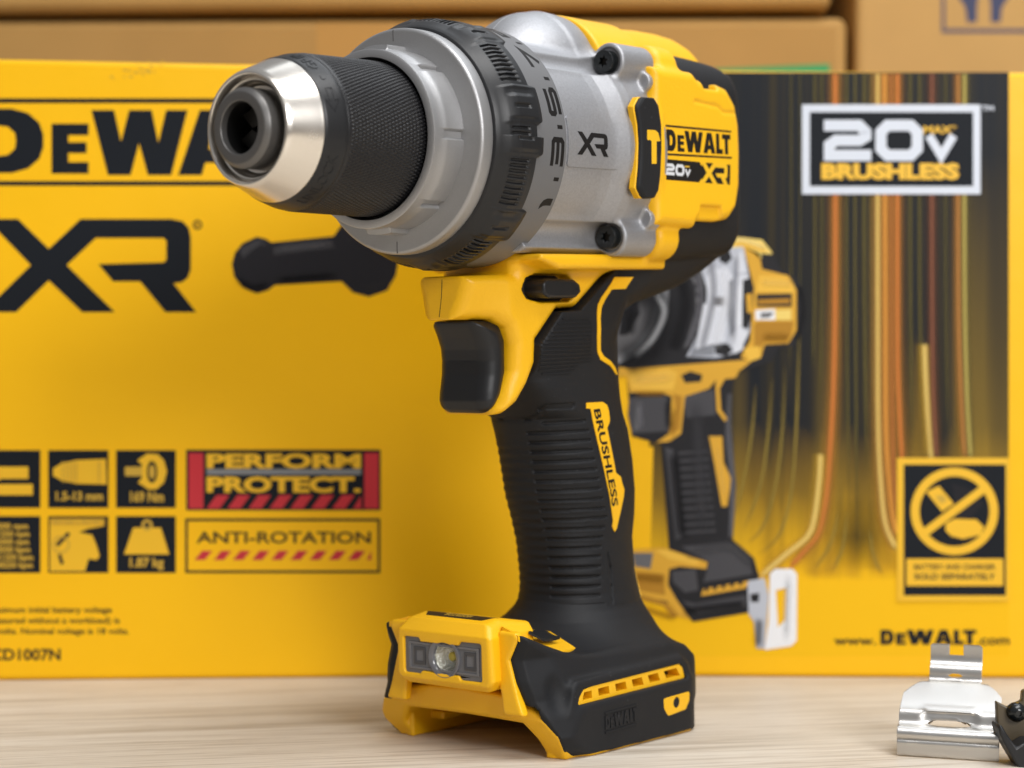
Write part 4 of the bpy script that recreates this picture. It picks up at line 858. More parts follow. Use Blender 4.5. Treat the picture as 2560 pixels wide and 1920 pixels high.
def front_map(bvh):
    def f(u, v, off):
        h_ = bvh.ray_cast(Vector((40, u, v)), Vector((1, 0, 0))); return ((h_[0].x if h_[0] is not None else 82) - off, u, v)
    return f
patch('parting_line', [(tris([rect(-.13, -51.5, .13, -40.2)]), DRK, .02)], front_map(BVHS['shell']), shell, thick=.05, step=1.5)
PLN = mat('parting_line_bright', (0.72, 0.73, 0.75), .35, metal=.8)
patch('parting_line', [(tris([rect(101, -.16, 136, .16)]), PLN, .06)], (lambda bv: (lambda u, v, off: (u, v, (lambda q: (q[0].z if q[0] is not None else 40))(bv.ray_cast(Vector((u, v, 90)), Vector((0, 0, -1)))) + off)))(BVHS['silver']), silver, thick=.2, step=1.5)
# ---- direction switch, trigger
sw = [(107.5, -40.2), (121, -40.4), (124.3, -41.9), (124.9, -44.2), (122, -46.2), (108, -46.2), (105.6, -44.8), (105.6, -41.6)]
switch = prism('direction_switch', [sw], -20.0, 20.6, 'y', BLK, drill, bevel=.9, seg=3)
patch('arrow_mark', [(stroke_tris([(111, -41.2), (118.5, -41.3), (122.6, -43.5), (118.5, -45.3), (111, -45.3)], .22), BLK, .08)], plane_y(20.6), switch, thick=.1, step=None)
prism('slot_lining', [[(103, -38.8), (127.5, -38.8), (127.5, -47.4), (101, -47.4)]], -12.9, 12.9, 'y', DRK, switch)
h = .5
ax, S, Y, Z = grid(((82, 105), (-13, 13), (-84, -50)), h); s2, z2 = ax[0][:, None], ax[2][None, :]
P = [(86.6, -52.7), (87.0, -54.4), (89.0, -57.8), (90.6, -61.5), (91.0, -65), (90.8, -69), (89.8, -74), (89.4, -77.2), (90.4, -79.8), (92.4, -81.0), (95, -80.0), (98.5, -76.5), (101, -69), (101, -58), (98.5, -54), (97, -52.6)]
D = rint(ex(P) + 0 * Y, np.abs(Y) - 11.2 + 0 * S, 5.5)
trig = sdf_part('trigger', D, ax, h, BLK, drill)

# ---- rear rubber shell
h = .6
ax, S, Y, Z = grid(((156, 213), (-34, 34), (-41, 43)), h); s2, z2 = ax[0][:, None], ax[2][None, :]
sec = rint(np.abs(Y) - 31.8 + 0 * Z, np.abs(Z + .8) - 35.4 + 0 * Y, 15.0)
D = rint(sec + 0 * S, ex([(160, -40), (203, -33), (204.5, 0), (203, 30), (196, 34.5), (185, 36.5), (160, 40)]) + 0 * Y, 6.0)
cap = rint(np.sqrt(Y ** 2 + Z ** 2) - 22 + 0 * S, np.abs(S - 200) - 9.5 + 0 * Y, 2.0); D = smin(D, cap, 1.2)
rear = sdf_part('rear_overmould', D, ax, h, RUB, drill)
for k in range(-4, 5):
    prism('vent_slot', [[(-14 + abs(k) * 1.2, k * 3.2 - .6), (14 - abs(k) * 1.2, k * 3.2 - .6), (14 - abs(k) * 1.2, k * 3.2 + .6), (-14 + abs(k) * 1.2, k * 3.2 + .6)]], 209.2, 209.7, 's', DRK, rear)

# ---- hammer bumper on the side
def oy(x, y, yv): p = on(x, y, 1, yv); return (p.x, p.z)
bp = [oy(x, y, 37.2) for x, y in ((1588, 266), (1601, 242), (1634, 244), (1645, 262), (1652, 310), (1653, 370), (1650, 440), (1645, 478), (1636, 496), (1605, 496), (1592, 470), (1597, 420), (1599, 360), (1596, 310))]
bump = prism('side_bumper', [bp], 34.2, 37.9, 'y', RUB, drill, bevel=1.2, seg=3, mirror=True)
prism('bumper_edge', [[(p[0] - .55, p[1]) for p in bp]], 34.4, 36.75, 'y', YEL, bump, bevel=.3, mirror=True)
hm = [oy(1540 + x / 4.61, 200 + y / 4.61, 38.0) for x, y in ((362, 578), (370, 573), (455, 578), (490, 610), (512, 695), (512, 705), (471, 706), (470, 965), (415, 965), (412, 704), (395, 690), (372, 692), (362, 682))]
patch('hammer_icon', [(tris([hm]), YINK, .04)], plane_y(37.9), bump, thick=.06, step=None)

# ---- rear panel lettering
py = plane_y(35.2)
a = on(1659, 311, 1, 35.2); b = on(1828, 327, 1, 35.2); c = on(1661, 388, 1, 35.2); d = on(1829, 397, 1, 35.2)
def qmap(A, B, C, Dd): return lambda p: (A.x + (B.x - A.x) * p[0] + (C.x - A.x) * (1 - p[1]) + 0, A.z + (B.z - A.z) * p[0] * p[1] + (C.z - A.z) * (1 - p[1]) + (Dd.z - C.z) * p[0] * (1 - p[1]))
f1 = qmap(a, b, c, d)
def M1(T): return [tuple(f1(p) for p in t) for t in T]
gl = [(M1(tris([rect(0, .93, 1, 1.0)])), INK, .03), (M1(tris([rect(0, 0, 1.0, .07)])), INK, .03), (M1(place(MARK, .035, .145, .95, .71, MARK_W)), INK, .03)]
patch('lettering', gl, py, shell, thick=.05, step=None)
a = on(1661, 397, 1, 35.2); b = on(1826, 412, 1, 35.2); c = on(1660, 449, 1, 35.2); d = on(1824, 462, 1, 35.2); f1 = qmap(a, b, c, d)
gl = [(M1(tris([[(0, 0), (0, 1), (.52, 1), (.61, .5), (.52, 0)]])), INK, .03), (M1(tris([rect(.56, 0, 1, 1)])), INK, .024), (M1(place(XR_T, .535, -.02, .43, 1.04, XR_W)), YINK, .045)]
T, W = digit20(0, 0, 1.0); gl.append((M1([tuple((.02 + p[0] / W * .37, .24 + p[1] * .56) for p in t) for t in T]), WINK, .05))
gl.append((M1(tris([rect(.30, .68, .37, .76)])), DYINK, .055))
patch('voltage_label', gl, py, shell, thick=.06, step=None)

# ---- rubber grip
ZS = [-150, -147, -145, -141, -135, -124.6, -117, -109.2, -99, -89, -83.7, -78, -72, -60, -50, -40, -30]
FR_ = [125.2, 125.6, 126.6, 127.4, 127.0, 125.6, 123.6, 121, 119, 116.6, 114.6, 110, 106, 104, 106, 112, 120]
BK_ = [168.5, 169.8, 170.4, 169.6, 168, 167, 168, 168.0, 166.6, 164.2, 161.6, 161.2, 161.4, 161.6, 162.5, 166, 172]
WY_ = [17.0, 17.6, 18.3, 17.4, 16.9, 17.0, 17.8, 18.6, 18.9, 18.9, 18.8, 18.4, 18.0, 17.7, 17.6, 17.6, 17.8]
def order(A): return A[::-1] if ZS[0] > ZS[-1] else A
def grip_base(S, Y, Z):
    fr, bk, wy = interp(Z, ZS, FR_), interp(Z, ZS, BK_), interp(Z, ZS, WY_); c = (fr + bk) / 2; w = (bk - fr) / 2
    n = np.where(S < c, interp(Z, [-84, -74], [2.25, 5.0]), 2.25).astype(np.float32); q = (np.abs((S - c) / w) ** n + np.abs(Y / wy) ** n) ** (1 / n); return (q - 1) * np.minimum(w, wy) * .95, c, w
def tang(S, Y, Z, s2, z2):
    P = [(94, -62), (110, -38), (140, -24), (160, -16), (206, -16), (205.5, -33), (197, -38.5), (187, -43), (177, -45.6), (166, -47.8), (157, -50.5), (150, -60), (118, -70), (96, -70)]
    w = 17.9 + np.clip((Z + 46) * .45, 0, 8) * np.clip((S - 148) / 14, 0, 1)
    return rint(poly2(s2, z2, P)[:, None, :] + 0 * Y, np.abs(Y) - w, 8.0)
def flare(S, Y, Z):
    zs = [-166, -160, -156, -152, -149, -146, -143, -139]; 
    fr = interp(Z, zs, [98, 104, 110, 118.0, 122.6, 125.4, 127, 128.4]); bk = interp(Z, zs, [173, 172.5, 172.0, 171.6, 171.2, 170.6, 169.6, 168.5]); wy = interp(Z, zs, [32, 29.5, 26.8, 23.4, 20.8, 18.6, 17.4, 16.4])
    c = (fr + bk) / 2; w = (bk - fr) / 2; n = interp(Z, zs, [3.2, 3.0, 2.8, 2.6, 2.4, 2.3, 2.2, 2.2])
    q = (np.abs((S - c) / w) ** n + np.abs(Y / wy) ** n) ** (1 / n); return (q - 1) * np.minimum(w, wy) * .8
def build_grip(h, grooves):
    ax, S, Y, Z = grid(((100, 209), (-27, 27), (-150.5, -25)), h); s2, z2 = ax[0][:, None], ax[2][None, :]
    D, c, w = grip_base(S, Y, Z); D = np.maximum(D, np.abs(Z + 96) - 54.0)
    D = smin(D, tang(S, Y, Z, s2, z2), 3.0)
    CL = [(107.2, -60.5), (117.8, -50.4), (127.4, -50.0), (147.4, -36.4), (160, -35.6), (163, -31), (166, -20), (220, -20), (220, -170), (80, -170), (80, -82.2), (92, -82.0), (100, -79.0), (105.4, -73.2), (107.2, -68)]
    D = smax(D, poly2(s2, z2, CL)[:, None, :] + 0 * Y, .7)
    # shallow finger ribs round the front
    mask = np.clip((c - .42 * w - S) / 4, 0, 1) * np.clip((Z + 142) / 4, 0, 1) * np.clip((-90 - Z) / 4, 0, 1)
    D = D + mask * .24 * (.5 + .5 * np.cos(2 * np.pi * (Z + .02 * S) / 2.95))
    # swell under the guard
    D = D + .35 * np.exp(-((Z + 84.5 - (S - 112) * .10) / .7) ** 2) * np.clip((124 - S) / 6, 0, 1)
    for a, b, r, dep in grooves:
        g = np.where(Y > 0, cap2(s2, z2, a, b, r)[:, None, :], cap2(s2, z2, (min(a[0] + 7, b[0] - 1) if b[0] - a[0] > 9 else a[0], a[1]), b, r)[:, None, :]); D = np.maximum(D, -np.maximum(np.maximum(g, -(D + dep)), 4 - np.abs(Y)))
    D = np.maximum(D, -150 - Z)
    return D, ax
D, ax = build_grip(1.1, []); V, Q = nets(D, ax, 1.1); BVHS['grip0'] = BVHTree.FromPolygons(V.tolist(), Q.tolist())
G0 = BVHS['grip0']
def k4(x, y): return (1180 + x / 2.592, 960 + y / 2.592)
rows = [(465, 255, 740, 238), (375, 318, 760, 300), (385, 380, 770, 362), (390, 442, 785, 425), (398, 505, 800, 487), (405, 568, 815, 550), (412, 632, 828, 612), (420, 695, 842, 675), (440, 757, 852, 740), (450, 820, 865, 802), (465, 882, 880, 860), (485, 942, 862, 928), (500, 1003, 850, 992), (510, 1065, 843, 1055), (522, 1127, 836, 1117), (528, 1190, 836, 1182), (535, 1252, 834, 1245), (540, 1315, 834, 1308), (545, 1378, 834, 1370)]
GR = []
for x0, y0, x1, y1 in rows:
    p, q = hit(*k4(x0 + 6, y0), G0), hit(*k4(x1 - 6, y1), G0); GR.append(((p.x, p.z), (q.x, q.z), .46, .55))
def gpath(P, r, dep):
    H = [hit(*k4(*p), G0) for p in P]
    for p, q in zip(H[:-1], H[1:]): GR.append(((p.x, p.z), (q.x, q.z), r, dep))
gpath([(880, 1100), (900, 1180), (908, 1300), (912, 1400), (900, 1445), (870, 1462), (700, 1480), (500, 1470)], .32, .5)
gpath([(860, 1425), (600, 1440), (400, 1428)], .32, .5)
gpath([(480, 150), (655, 140)], 1.0, .5)
gpath([(400, 228), (480, 155)], .4, .4)
D, ax = build_grip(.38, GR)
grip = sdf_part('grip', D, ax, .38, RUB, drill, 'grip')
gm = side_map(BVHS['grip'], 17.5)
def k3(x, y): return (1020 + x / 3.19, 640 + y / 3.19)
gl = []
for x0, y0, x1, y1 in [(1230, 503, 1440, 497), (1185, 537, 1460, 525), (1155, 570, 1465, 557), (1120, 601, 1465, 590), (1085, 632, 1465, 620), (1060, 663, 1465, 650)] + [(1033, 694 + 31.2 * i, 1465, 682 + 30.0 * i) for i in range(6)] + [(1035, 882, 1360, 865), (1037, 912, 1330, 897), (1065, 942, 1295, 930)]:
    p, q = hit(*k3(x0, y0), G0), hit(*k3(x1, y1), G0); gl.append((stroke_tris([(p.x, p.z), (q.x, q.z)], .42), RUB, .28))
patch('fine_ribs', gl, gm, grip, thick=.5, step=2.5, mirror=False)
# yellow piping, plate with lettering
pipe = [(1645, 168), (1795, 168), (1733, 262), (1622, 266), (1570, 345), (1540, 410), (1532, 500), (1533, 640), (1536, 760), (1560, 800), (1610, 835), (1650, 890), (1668, 945), (1655, 945), (1610, 875), (1560, 845), (1532, 825), (1510, 770), (1505, 640), (1506, 450), (1512, 390), (1540, 330)]
patch('yellow_piping', [(tris([[(lambda p: (p.x, p.z))(hit(*k3(*p), G0)) for p in pipe]]), YEL, .22)], gm, grip, thick=.5, step=2.0, mirror=True)
plate = [(738, 122), (845, 116), (872, 135), (884, 175), (890, 235), (885, 258), (873, 285), (930, 575), (962, 602), (970, 640), (984, 685), (980, 730), (935, 935), (922, 958), (906, 925), (912, 885), (765, 160), (738, 158)]
hp_ = [hit(*k4(*p), G0) for p in plate]
pl = patch('side_plate', [(tris([[(p.x, p.z) for p in hp_]]), YEL, .22)], gm, grip, thick=.5, step=2.0, mirror=True)
pa, pb, pc = hit(*k4(785, 165), G0), hit(*k4(905, 795), G0), hit(*k4(825, 158), G0)   # baseline start, end, cap height
A_ = Vector((pa.x, pa.z)); B_ = Vector((pb.x, pb.z)); C_ = Vector((pc.x, pc.z)) - A_
T, W = text_tris('BRUSHLESS', 0.025)
patch('lettering', [([tuple(((A_ + (B_ - A_) * (p[0] / W) + C_ * p[1]).x, (A_ + (B_ - A_) * (p[0] / W) + C_ * p[1]).y) for p in t) for t in T], INK, .27)], gm, pl, thick=.05, step=None)
# yellow strip up the back of the grip
def back_map(u, v, off):
    fr, bk, wy = float(np.interp(v, ZS, FR_)), float(np.interp(v, ZS, BK_)), float(np.interp(v, ZS, WY_)); c = (fr + bk) / 2; t = math.radians(u); d = Vector((math.cos(t), math.sin(t), 0))
    h_ = BVHS['grip'].ray_cast(Vector((c, 0, v)) + d * 60, -d); p = h_[0] if h_[0] is not None else Vector((bk, 0, v)); p = p + d * off; return (p.x, p.y, p.z)
patch('yellow_strip', [(tris([[(14, -146), (34, -146.8), (40, -145.2), (38, -141), (33, -134), (28, -128.8), (14, -128)]]), YEL, .3)], back_map, grip, thick=.5, step=2.0, mirror=True)

# ---- foot
h = .55
ax, S, Y, Z = grid(((82, 188), (-38, 38), (-188.5, -138)), h); s2, z2 = ax[0][:, None], ax[2][None, :]; Ya = np.abs(Y); ZF = foot_z(S)
def rrect(S, Ya, s0, s1, w, r): return rint(np.abs(S - (s0 + s1) / 2) - (s1 - s0) / 2, Ya - w, r)
D1 = rint(rrect(S, Ya, 84, 167.8, 36.2, 9.5) + 0 * Z, np.abs(Z + 178.4) - 10.2 + 0 * S + 0 * Y, 2.0)       # lower rail
up = poly2(s2, z2, [(84.5, -170), (83.0, -158), (83.4, -146.4), (85, -146.0), (94, -149.8), (104, -153.6), (112, -155), (140, -157), (156, -157), (165, -159.5), (170.5, -165), (172.5, -170), (172.5, -176), (90, -176)])[:, None, :]
wz = interp(Z, [-172, -166, -160, -155, -150, -146], [34.3, 33.6, 31.4, 29.8, 28.6, 28.0])
D2 = rint(np.maximum(up, rrect(S, Ya, 60, 173.5, 34.6, 13.0)) + 0 * Y, Ya - wz + 0 * S, 1.6)
D = smin(D1, D2, 2.2)
D = smin(D, flare(S, Y, Z), 6.0)
YOZ = [-188, -185.5, -181, -177, -171, -166, -160, -153.5, -146, -143]; YO = [29.6, 30.2, 33.4, 33.8, 29.8, 25.6, 23.8, 22.0, 25.6, 24.5]
SLZ = [-188, -186, -183, -172, -166, -160, -146]; SLV = [98, 97, 95.5, 89.3, 86.2, 84.6, 84.4]
yo = interp(Z, YOZ, YO); slb = interp(Z, SLZ, SLV)
bulge = interp(Z, [-184, -176, -170, -164, -146], [.8, 1.2, 2.4, 3.2, 3.0])
Yc = Ya - np.where(Y < 0, 1.8, 0)
D = smax(D, np.maximum((-1.5 * (S - slb - .2) + (Yc - yo - 1.0)) / 1.8, (-.40 * (S - slb - 2.4) + (Yc - yo - bulge - .6)) / 1.08), .8); D = np.maximum(D, slb + .2 - S)
surround = rint(poly2(s2, z2, [(96, -171.5), (97.5, -163.8), (101, -161.2), (158, -161.6), (161.5, -164.5), (162.5, -171.5)])[:, None, :] + 0 * Y, Ya - 34.6 + 0 * S, 1.6); D = smin(D, surround, 1.5)
scoop = np.sqrt(((S - 93.0) / 6) ** 2 + ((Ya - 35.5) / 6.0) ** 2 + ((Z + 162) / 8.5) ** 2) * 6 - 6; D = smax(D, -scoop, .8)
D = np.maximum(D, ZF + .75 - Z)
cav = rint(Ya - 29.5 + 0 * S, Z + 167.5 + 0 * S, 2) + 0 * S; D = np.maximum(D, -np.maximum(cav, np.abs(S - 125) - 41))
vp = [on(x, y, 1, 34) for x, y in ((1440, 1763), (1446, 1740), (1456, 1724), (1475, 1716), (1695, 1660), (1703, 1668), (1709, 1694))]
vp = [(p.x, p.z) for p in vp]
D = np.maximum(D, -np.maximum(poly2(s2, z2, vp)[:, None, :] + 0 * Y, 29.8 - Ya))
# front window for the lamp frame
D = np.maximum(D, -np.maximum(np.maximum(Ya - (yo - .7), S - 97), -187.5 - Z))
foot = sdf_part('foot', D, ax, h, RUB, drill, 'foot')
# yellow frame inside the foot
h = .5
ax, S, Y, Z = grid(((79, 173), (-37, 37), (-188.5, -139)), h); s2, z2 = ax[0][:, None], ax[2][None, :]; y2 = ax[1][:, None]; Ya = np.abs(Y); ZF = foot_z(S)
def eyz(P): return poly2(np.abs(y2), z2, P)[None, :, :]
sl = np.interp(ax[2], [-187, -183, -172, -163], [97.5, 95.5, 89.3, 88.3]).astype(np.float32)[None, None, :]
Yl = np.maximum(Ya - np.where(Y < 0, 3.2 * np.clip((-Y - 18) / 8, 0, 1) * np.clip((Z + 184) / 5, 0, 1), 0), 0)
arch = (lambda Pq: poly2(Yl[0], np.broadcast_to(z2, Yl[0].shape), Pq)[None, :, :])([(-1, -164.4), (14, -165.2), (22.5, -166.3), (30.2, -170.6), (34.4, -176.6), (34.4, -180.4), (32, -188), (27.6, -188), (25.0, -178.5), (21.5, -173.6), (-1, -173.2)])
D = rint(arch + 0 * S, np.abs(S - sl - 4.2) - 4.2 + 0 * Y, 1.3)
chk = eyz([(18.4, -145.0), (24.4, -145.2), (25.6, -146.6), (22.0, -153.5), (25.2, -164.8), (27.2, -170), (19.5, -170), (18.8, -164), (16.0, -154)])
D = smin(D, rint(chk + 0 * S, np.abs(S - 85.3) - 1.7 + 0 * Y, .8), .8)
body = rint(rrect(S, Ya, 95, 167.0, 35.4, 9.0) + 0 * Z, np.abs(Z + 178) - 11 + 0 * S, .6)
body = np.maximum(body, (-.48 * (S - interp(Z, SLZ, SLV) - .9) + (Ya - interp(Z, YOZ, YO)) + .35) / 1.11)
cav = np.maximum(np.maximum(Ya - 26.5, Z + 171.5), S - 160) + 0 * Y; body = np.maximum(body, -cav)
cav2 = np.maximum(np.abs(Ya - 31.5) - 4.6, np.abs(Z + 172) - 9) + 0 * S   # keep only a thin skirt below the rubber
rim = np.maximum(body, Z - (ZF + 1.2)); inner = np.maximum(body, Ya - 29.2)
rail = rint(np.maximum(np.abs(Ya - 24.5) - 3.0, np.abs(Z + 178.5) - 1.3) + 0 * S, np.abs(S - 132) - 28 + 0 * Y, .4)
D = np.minimum(np.minimum(np.minimum(D, rim), inner), rail)
blk_ = rint(np.maximum(Ya - 16, np.abs(Z + 174) - 4) + 0 * S, np.abs(S - 135) - 14 + 0 * Y, .6); D = np.minimum(D, blk_)
D = np.maximum(D, ZF - Z)
frame = sdf_part('foot_frame', D, ax, h, YEL, drill, 'frame')
# lamp module
h = .4
ax, S, Y, Z = grid(((77, 103), (-22, 22), (-166, -139)), h); s2, z2 = ax[0][:, None], ax[2][None, :]; y2 = ax[1][:, None]; Ya = np.abs(Y)
prof = poly2(s2, z2, [(79.2, -146.8), (82.0, -143.2), (88, -142.2), (101, -144.5), (101, -163), (82, -163.6), (79.4, -161.5)])[:, None, :]
w = interp(Z, [-164, -160, -147, -142], [16.5, 19.2, 18.6, 15.0])
D = rint(prof + 0 * Y, Ya - w + 0 * S, 1.6)
lens = [(-15.4, -148.9), (-9.6, -148.9), (-8.9, -150.1), (6.0, -150.0), (6.9, -148.8), (14.6, -148.7), (15.1, -149.3), (15.1, -159.7), (14.5, -160.3), (6.9, -160.4), (6.0, -159.2), (-8.6, -159.0), (-9.4, -160.0), (-15.2, -160.0), (-15.7, -159.4), (-15.7, -149.4)]
lp = poly2(y2, z2, lens)[None, :, :]
D = smax(D, -np.maximum(lp + 0 * S, S - 81.6), .35); D = np.maximum(D, -np.maximum(np.sqrt((Y - .2) ** 2 + (Z + 154.4) ** 2) - 4.8, S - 86))
lamp = sdf_part('lamp_module', D, ax, h, YEL, drill, 'lamp')
def inset(P, k, cx=0, cz=-154.5): return [((p[0] - cx) * k[0] + cx, (p[1] - cz) * k[1] + cz) for p in P]
lens_o = prism('lens_panel', [lens, circ(.2, -154.4, 4.55, 36)], 80.2, 81.4, 's', LENSB, lamp, bevel=.15)
GLS = mat('lens_edge_grey', (0.12, 0.12, 0.13), 0.22, coat=.6)
prism('lens_step', [inset([(-15.4, -149.3), (14.8, -149.3), (14.8, -159.8), (-15.4, -159.8)], (.93, .80)), inset([(-15.4, -149.3), (14.8, -149.3), (14.8, -159.8), (-15.4, -159.8)], (.86, .66))[::-1], ], 79.85, 80.4, 's', GLS, lens_o, bevel=.1)
def lz(name, prof, yc, zc, m, parent, n=48):
    bm = bmesh.new(); k = len(prof); R_ = []
    for i in range(n):
        t = 2 * math.pi * i / n; R_.append([bm.verts.new(L(s, yc + r * math.cos(t), zc + r * math.sin(t))) for s, r in prof])
    for i in range(n):
        for q in range(k - 1): bm.faces.new([R_[i][q], R_[(i + 1) % n][q], R_[(i + 1) % n][q + 1], R_[i][q + 1]])
    bmesh.ops.remove_doubles(bm, verts=bm.verts, dist=1e-7); return from_bm(name, bm, m, parent, True, 40)
lz('lens_ring', [(80.3, 6.2), (79.55, 6.2), (79.35, 5.9), (79.5, 5.1), (79.9, 4.6), (80.8, 4.4)], .2, -154.4, GLS, lens_o)
FAC = mat('faceted_reflector', (0.62, 0.62, 0.56), 0.10, metal=1.0)
nt = FAC.node_tree; vo = nt.nodes.new('ShaderNodeTexVoronoi'); vo.inputs['Scale'].default_value = 2600; tcn = nt.nodes.new('ShaderNodeTexCoord'); nt.links.new(tcn.outputs['Object'], vo.inputs['Vector']); bpn = nt.nodes.new('ShaderNodeBump'); bpn.inputs['Strength'].default_value = .9; bpn.inputs['Distance'].default_value = .0002; nt.links.new(vo.outputs['Distance'], bpn.inputs['Height']); nt.links.new(bpn.outputs[0], nt.nodes['Principled BSDF'].inputs['Normal'])
refl = lz('reflector', [(80.6, 4.5), (82.0, 3.9), (83.3, 2.9), (84.2, 1.6), (84.4, .01)], .2, -154.4, FAC, lens_o)
lz('lamp_chip', [(84.3, 1.3), (83.4, 1.3), (83.2, 1.0), (83.1, .01)], .2, -154.4, LEDY, lens_o, 24)
for yc in (-9.8, 10.2):
    fr_ = prism('side_window', [rect(yc - 2.3, -157.2, yc + 2.3, -151.8), rect(yc - 1.5, -156.2, yc + 1.5, -152.8)[::-1]], 79.9, 80.6, 's', mat('window_dark_grey', (0.05, 0.05, 0.055), .3), lens_o, bevel=.1)
    prism('side_window_pane', [rect(yc - 1.5, -156.2, yc + 1.5, -152.8)], 80.25, 80.7, 's', GLS, lens_o)
tm = top_map(BVHS['lamp'])
patch('warning_label', [(tris([[(84.6, -11), (84.6, 11), (88.6, 13.6), (92.2, 11.5), (92.2, -11.5), (88.6, -13.6)]]), INK, .05),
     ([tuple((90.9 - p[1] * 2.2, -5.6 + p[0]) for p in t) for t in text_in('ANTI', 3.6, 0, 4.2, 1)], DYINK, .09), ([tuple((88.0 - p[1] * 2.0, -5.6 + p[0]) for p in t) for t in text_in('ROTATION', .6, 0, 10.2, 1)], DYINK, .09)], tm, lamp, thick=.1, step=2)
# yellow tray on top of the foot
tm = top_map(BVHS['foot'])
def pt(x, y): p = hit(x, y, BVHS['foot']); return (p.x, p.y)
TR = [on(x, y, 1, yy) for x, y, yy in ((1255, 1566, 18.6), (1295, 1590, 25.6), (1330, 1604, 25.8), (1372, 1622, 25.8), (1392, 1631, 25.6), (1428, 1623, 23.0), (1461, 1615, 20.4), (1462, 1607, 19.0), (1440, 1588, 13.0), (1395, 1580, 9.5), (1300, 1573, 8.5), (1258, 1563, 8.5))]
def skin(name, rows, m, parent, flip=1, angle=40):
    """rows: list of point rings/lists (drill frame) joined by quads; first row also capped"""
    bm = bmesh.new(); R_ = [[bm.verts.new(L(p[0], p[1] * flip, p[2])) for p in r] for r in rows]; n = len(rows[0])
    bm.faces.new(R_[0])
    for a, b in zip(R_[:-1], R_[1:]):
        for i in range(n): bm.faces.new([a[i - 1], a[i], b[i], b[i - 1]])
    bmesh.ops.triangulate(bm, faces=[f for f in bm.faces if len(f.verts) > 4])
    ob = from_bm(name, bm, m, parent, True, angle); return ob
def drop(P, dz, dy=0, ds=0): return [(p[0] + ds, p[1] + dy, p[2] + dz) for p in P]
for fl in (1, -1):
    skin('foot_tray', [TR, drop(TR, -.4, .1), drop(TR, -1.6, .1)], YEL, foot, fl)
def tray_pt(x, y):
    """photo point on the tray surface"""
    o, dd = g_ray(x, y); best = None
    for i in range(1, len(TR) - 1):
        from mathutils.geometry import intersect_ray_tri
        h_ = intersect_ray_tri(TR[0], TR[i], TR[i + 1], dd, o, True)
        if h_ is not None: return h_
    return None
bt = [tray_pt(1240 + x / 3.95, 1500 + y / 3.95) for x, y in ((322, 322), (345, 312), (420, 308), (500, 318), (530, 332), (575, 358), (632, 374), (560, 392), (470, 396), (420, 370), (370, 348))]
bt = [p for p in bt if p is not None]
if len(bt) > 5: skin('lamp_button', [drop(bt, .35), drop(bt, -.4)], BLK, foot)
# vent grille
ex_ = vp; vy = 33.6
def lerp(a, b, t): return (a[0] + (b[0] - a[0]) * t, a[1] + (b[1] - a[1]) * t)
L0, L1 = vp[0], vp[2]; R0, R1 = vp[6], vp[4]
holes = []
k = 6
for i in range(k):
    t0, t1 = .035 + i * .955 / k, .035 + (i + .62) * .955 / k
    b0, b1, c0, c1 = lerp(L0, R0, t0), lerp(L0, R0, t1), lerp((L0[0], L1[1]), R1, t0), lerp((L0[0], L1[1]), R1, t1)
    if i == 0: b0 = (b0[0] + .3, b0[1]); c0 = (c0[0] + 2.0, c0[1])
    if i == k - 1: b1 = (b1[0] + 2.2, b1[1]); c1 = (c1[0] + 1.6, c1[1])
    holes.append([lerp(b0, c0, .24), lerp(b1, c1, .24), lerp(b1, c1, .80), lerp(b0, c0, .80)])
prism('vent_grille', [vp] + holes, 29.6, 34.4, 'y', YEL, foot, bevel=.25, mirror=True)
vb = [lerp(L0, R0, 0), lerp(L0, R0, 1), R1, L1]
prism('vent_lining', [vb], 29.2, 29.75, 'y', DRK, foot, mirror=True)
# yellow side tab with a hole
tb = [on(x, y, 1, 36.4) for x, y in ((1658, 1748), (1664, 1744), (1722, 1729), (1724, 1732), (1723, 1752), (1714, 1774), (1672, 1790), (1667, 1787), (1659, 1771))]
tb = [(p.x, p.z) for p in tb]; hc = on(1691, 1756, 1, 36.4)
prism('side_tab', [tb, circ(hc.x, hc.z, 1.7, 20, 1.7)], 34.5, 36.55, 'y', YEL, foot, bevel=.3, mirror=True)
prism('tab_hole', [circ(hc.x, hc.z, 1.9, 16)], 34.5, 36.3, 'y', mat('ochre_recess', (0.40, 0.20, .004), .5), foot, mirror=True)
q0, q1, q2 = on(1512, 1824, 1, 36.2), on(1590, 1803, 1, 36.2), on(1512, 1802, 1, 36.2)
patch('moulded_lettering', [(place(MARK, q0.x, q0.z, q1.x - q0.x, 4.2, MARK_W), RUB, .28), (tris([rect(q0.x, q0.z - 1.2, q1.x, q0.z - .7)]), RUB, .28), (tris([rect(q0.x, q0.z + 4.7, q1.x, q0.z + 5.2)]), RUB, .28)], side_map(BVHS['foot'], 36.2), foot, thick=.7, step=1.0)

# ================================================================== BELT CLIP AND BIT HOLDER AT THE RIGHT
def ground(px, py):
    r = ray(px, py); t = -HCAM / r.z; return Vector((0, 0, HCAM)) + r * t
c0 = ground(2242, 1890); c1 = ground(2497, 1907); cdir = (c1 - c0); cw = cdir.length; ang = math.atan2(cdir.y, cdir.x)
clip = thing('belt_clip', 'shiny bent metal belt clip lying on the table at the right', 'belt clip', rot=Matrix.Translation((c0 + c1) / 2) @ Matrix.Rotation(ang, 4, 'Z'))
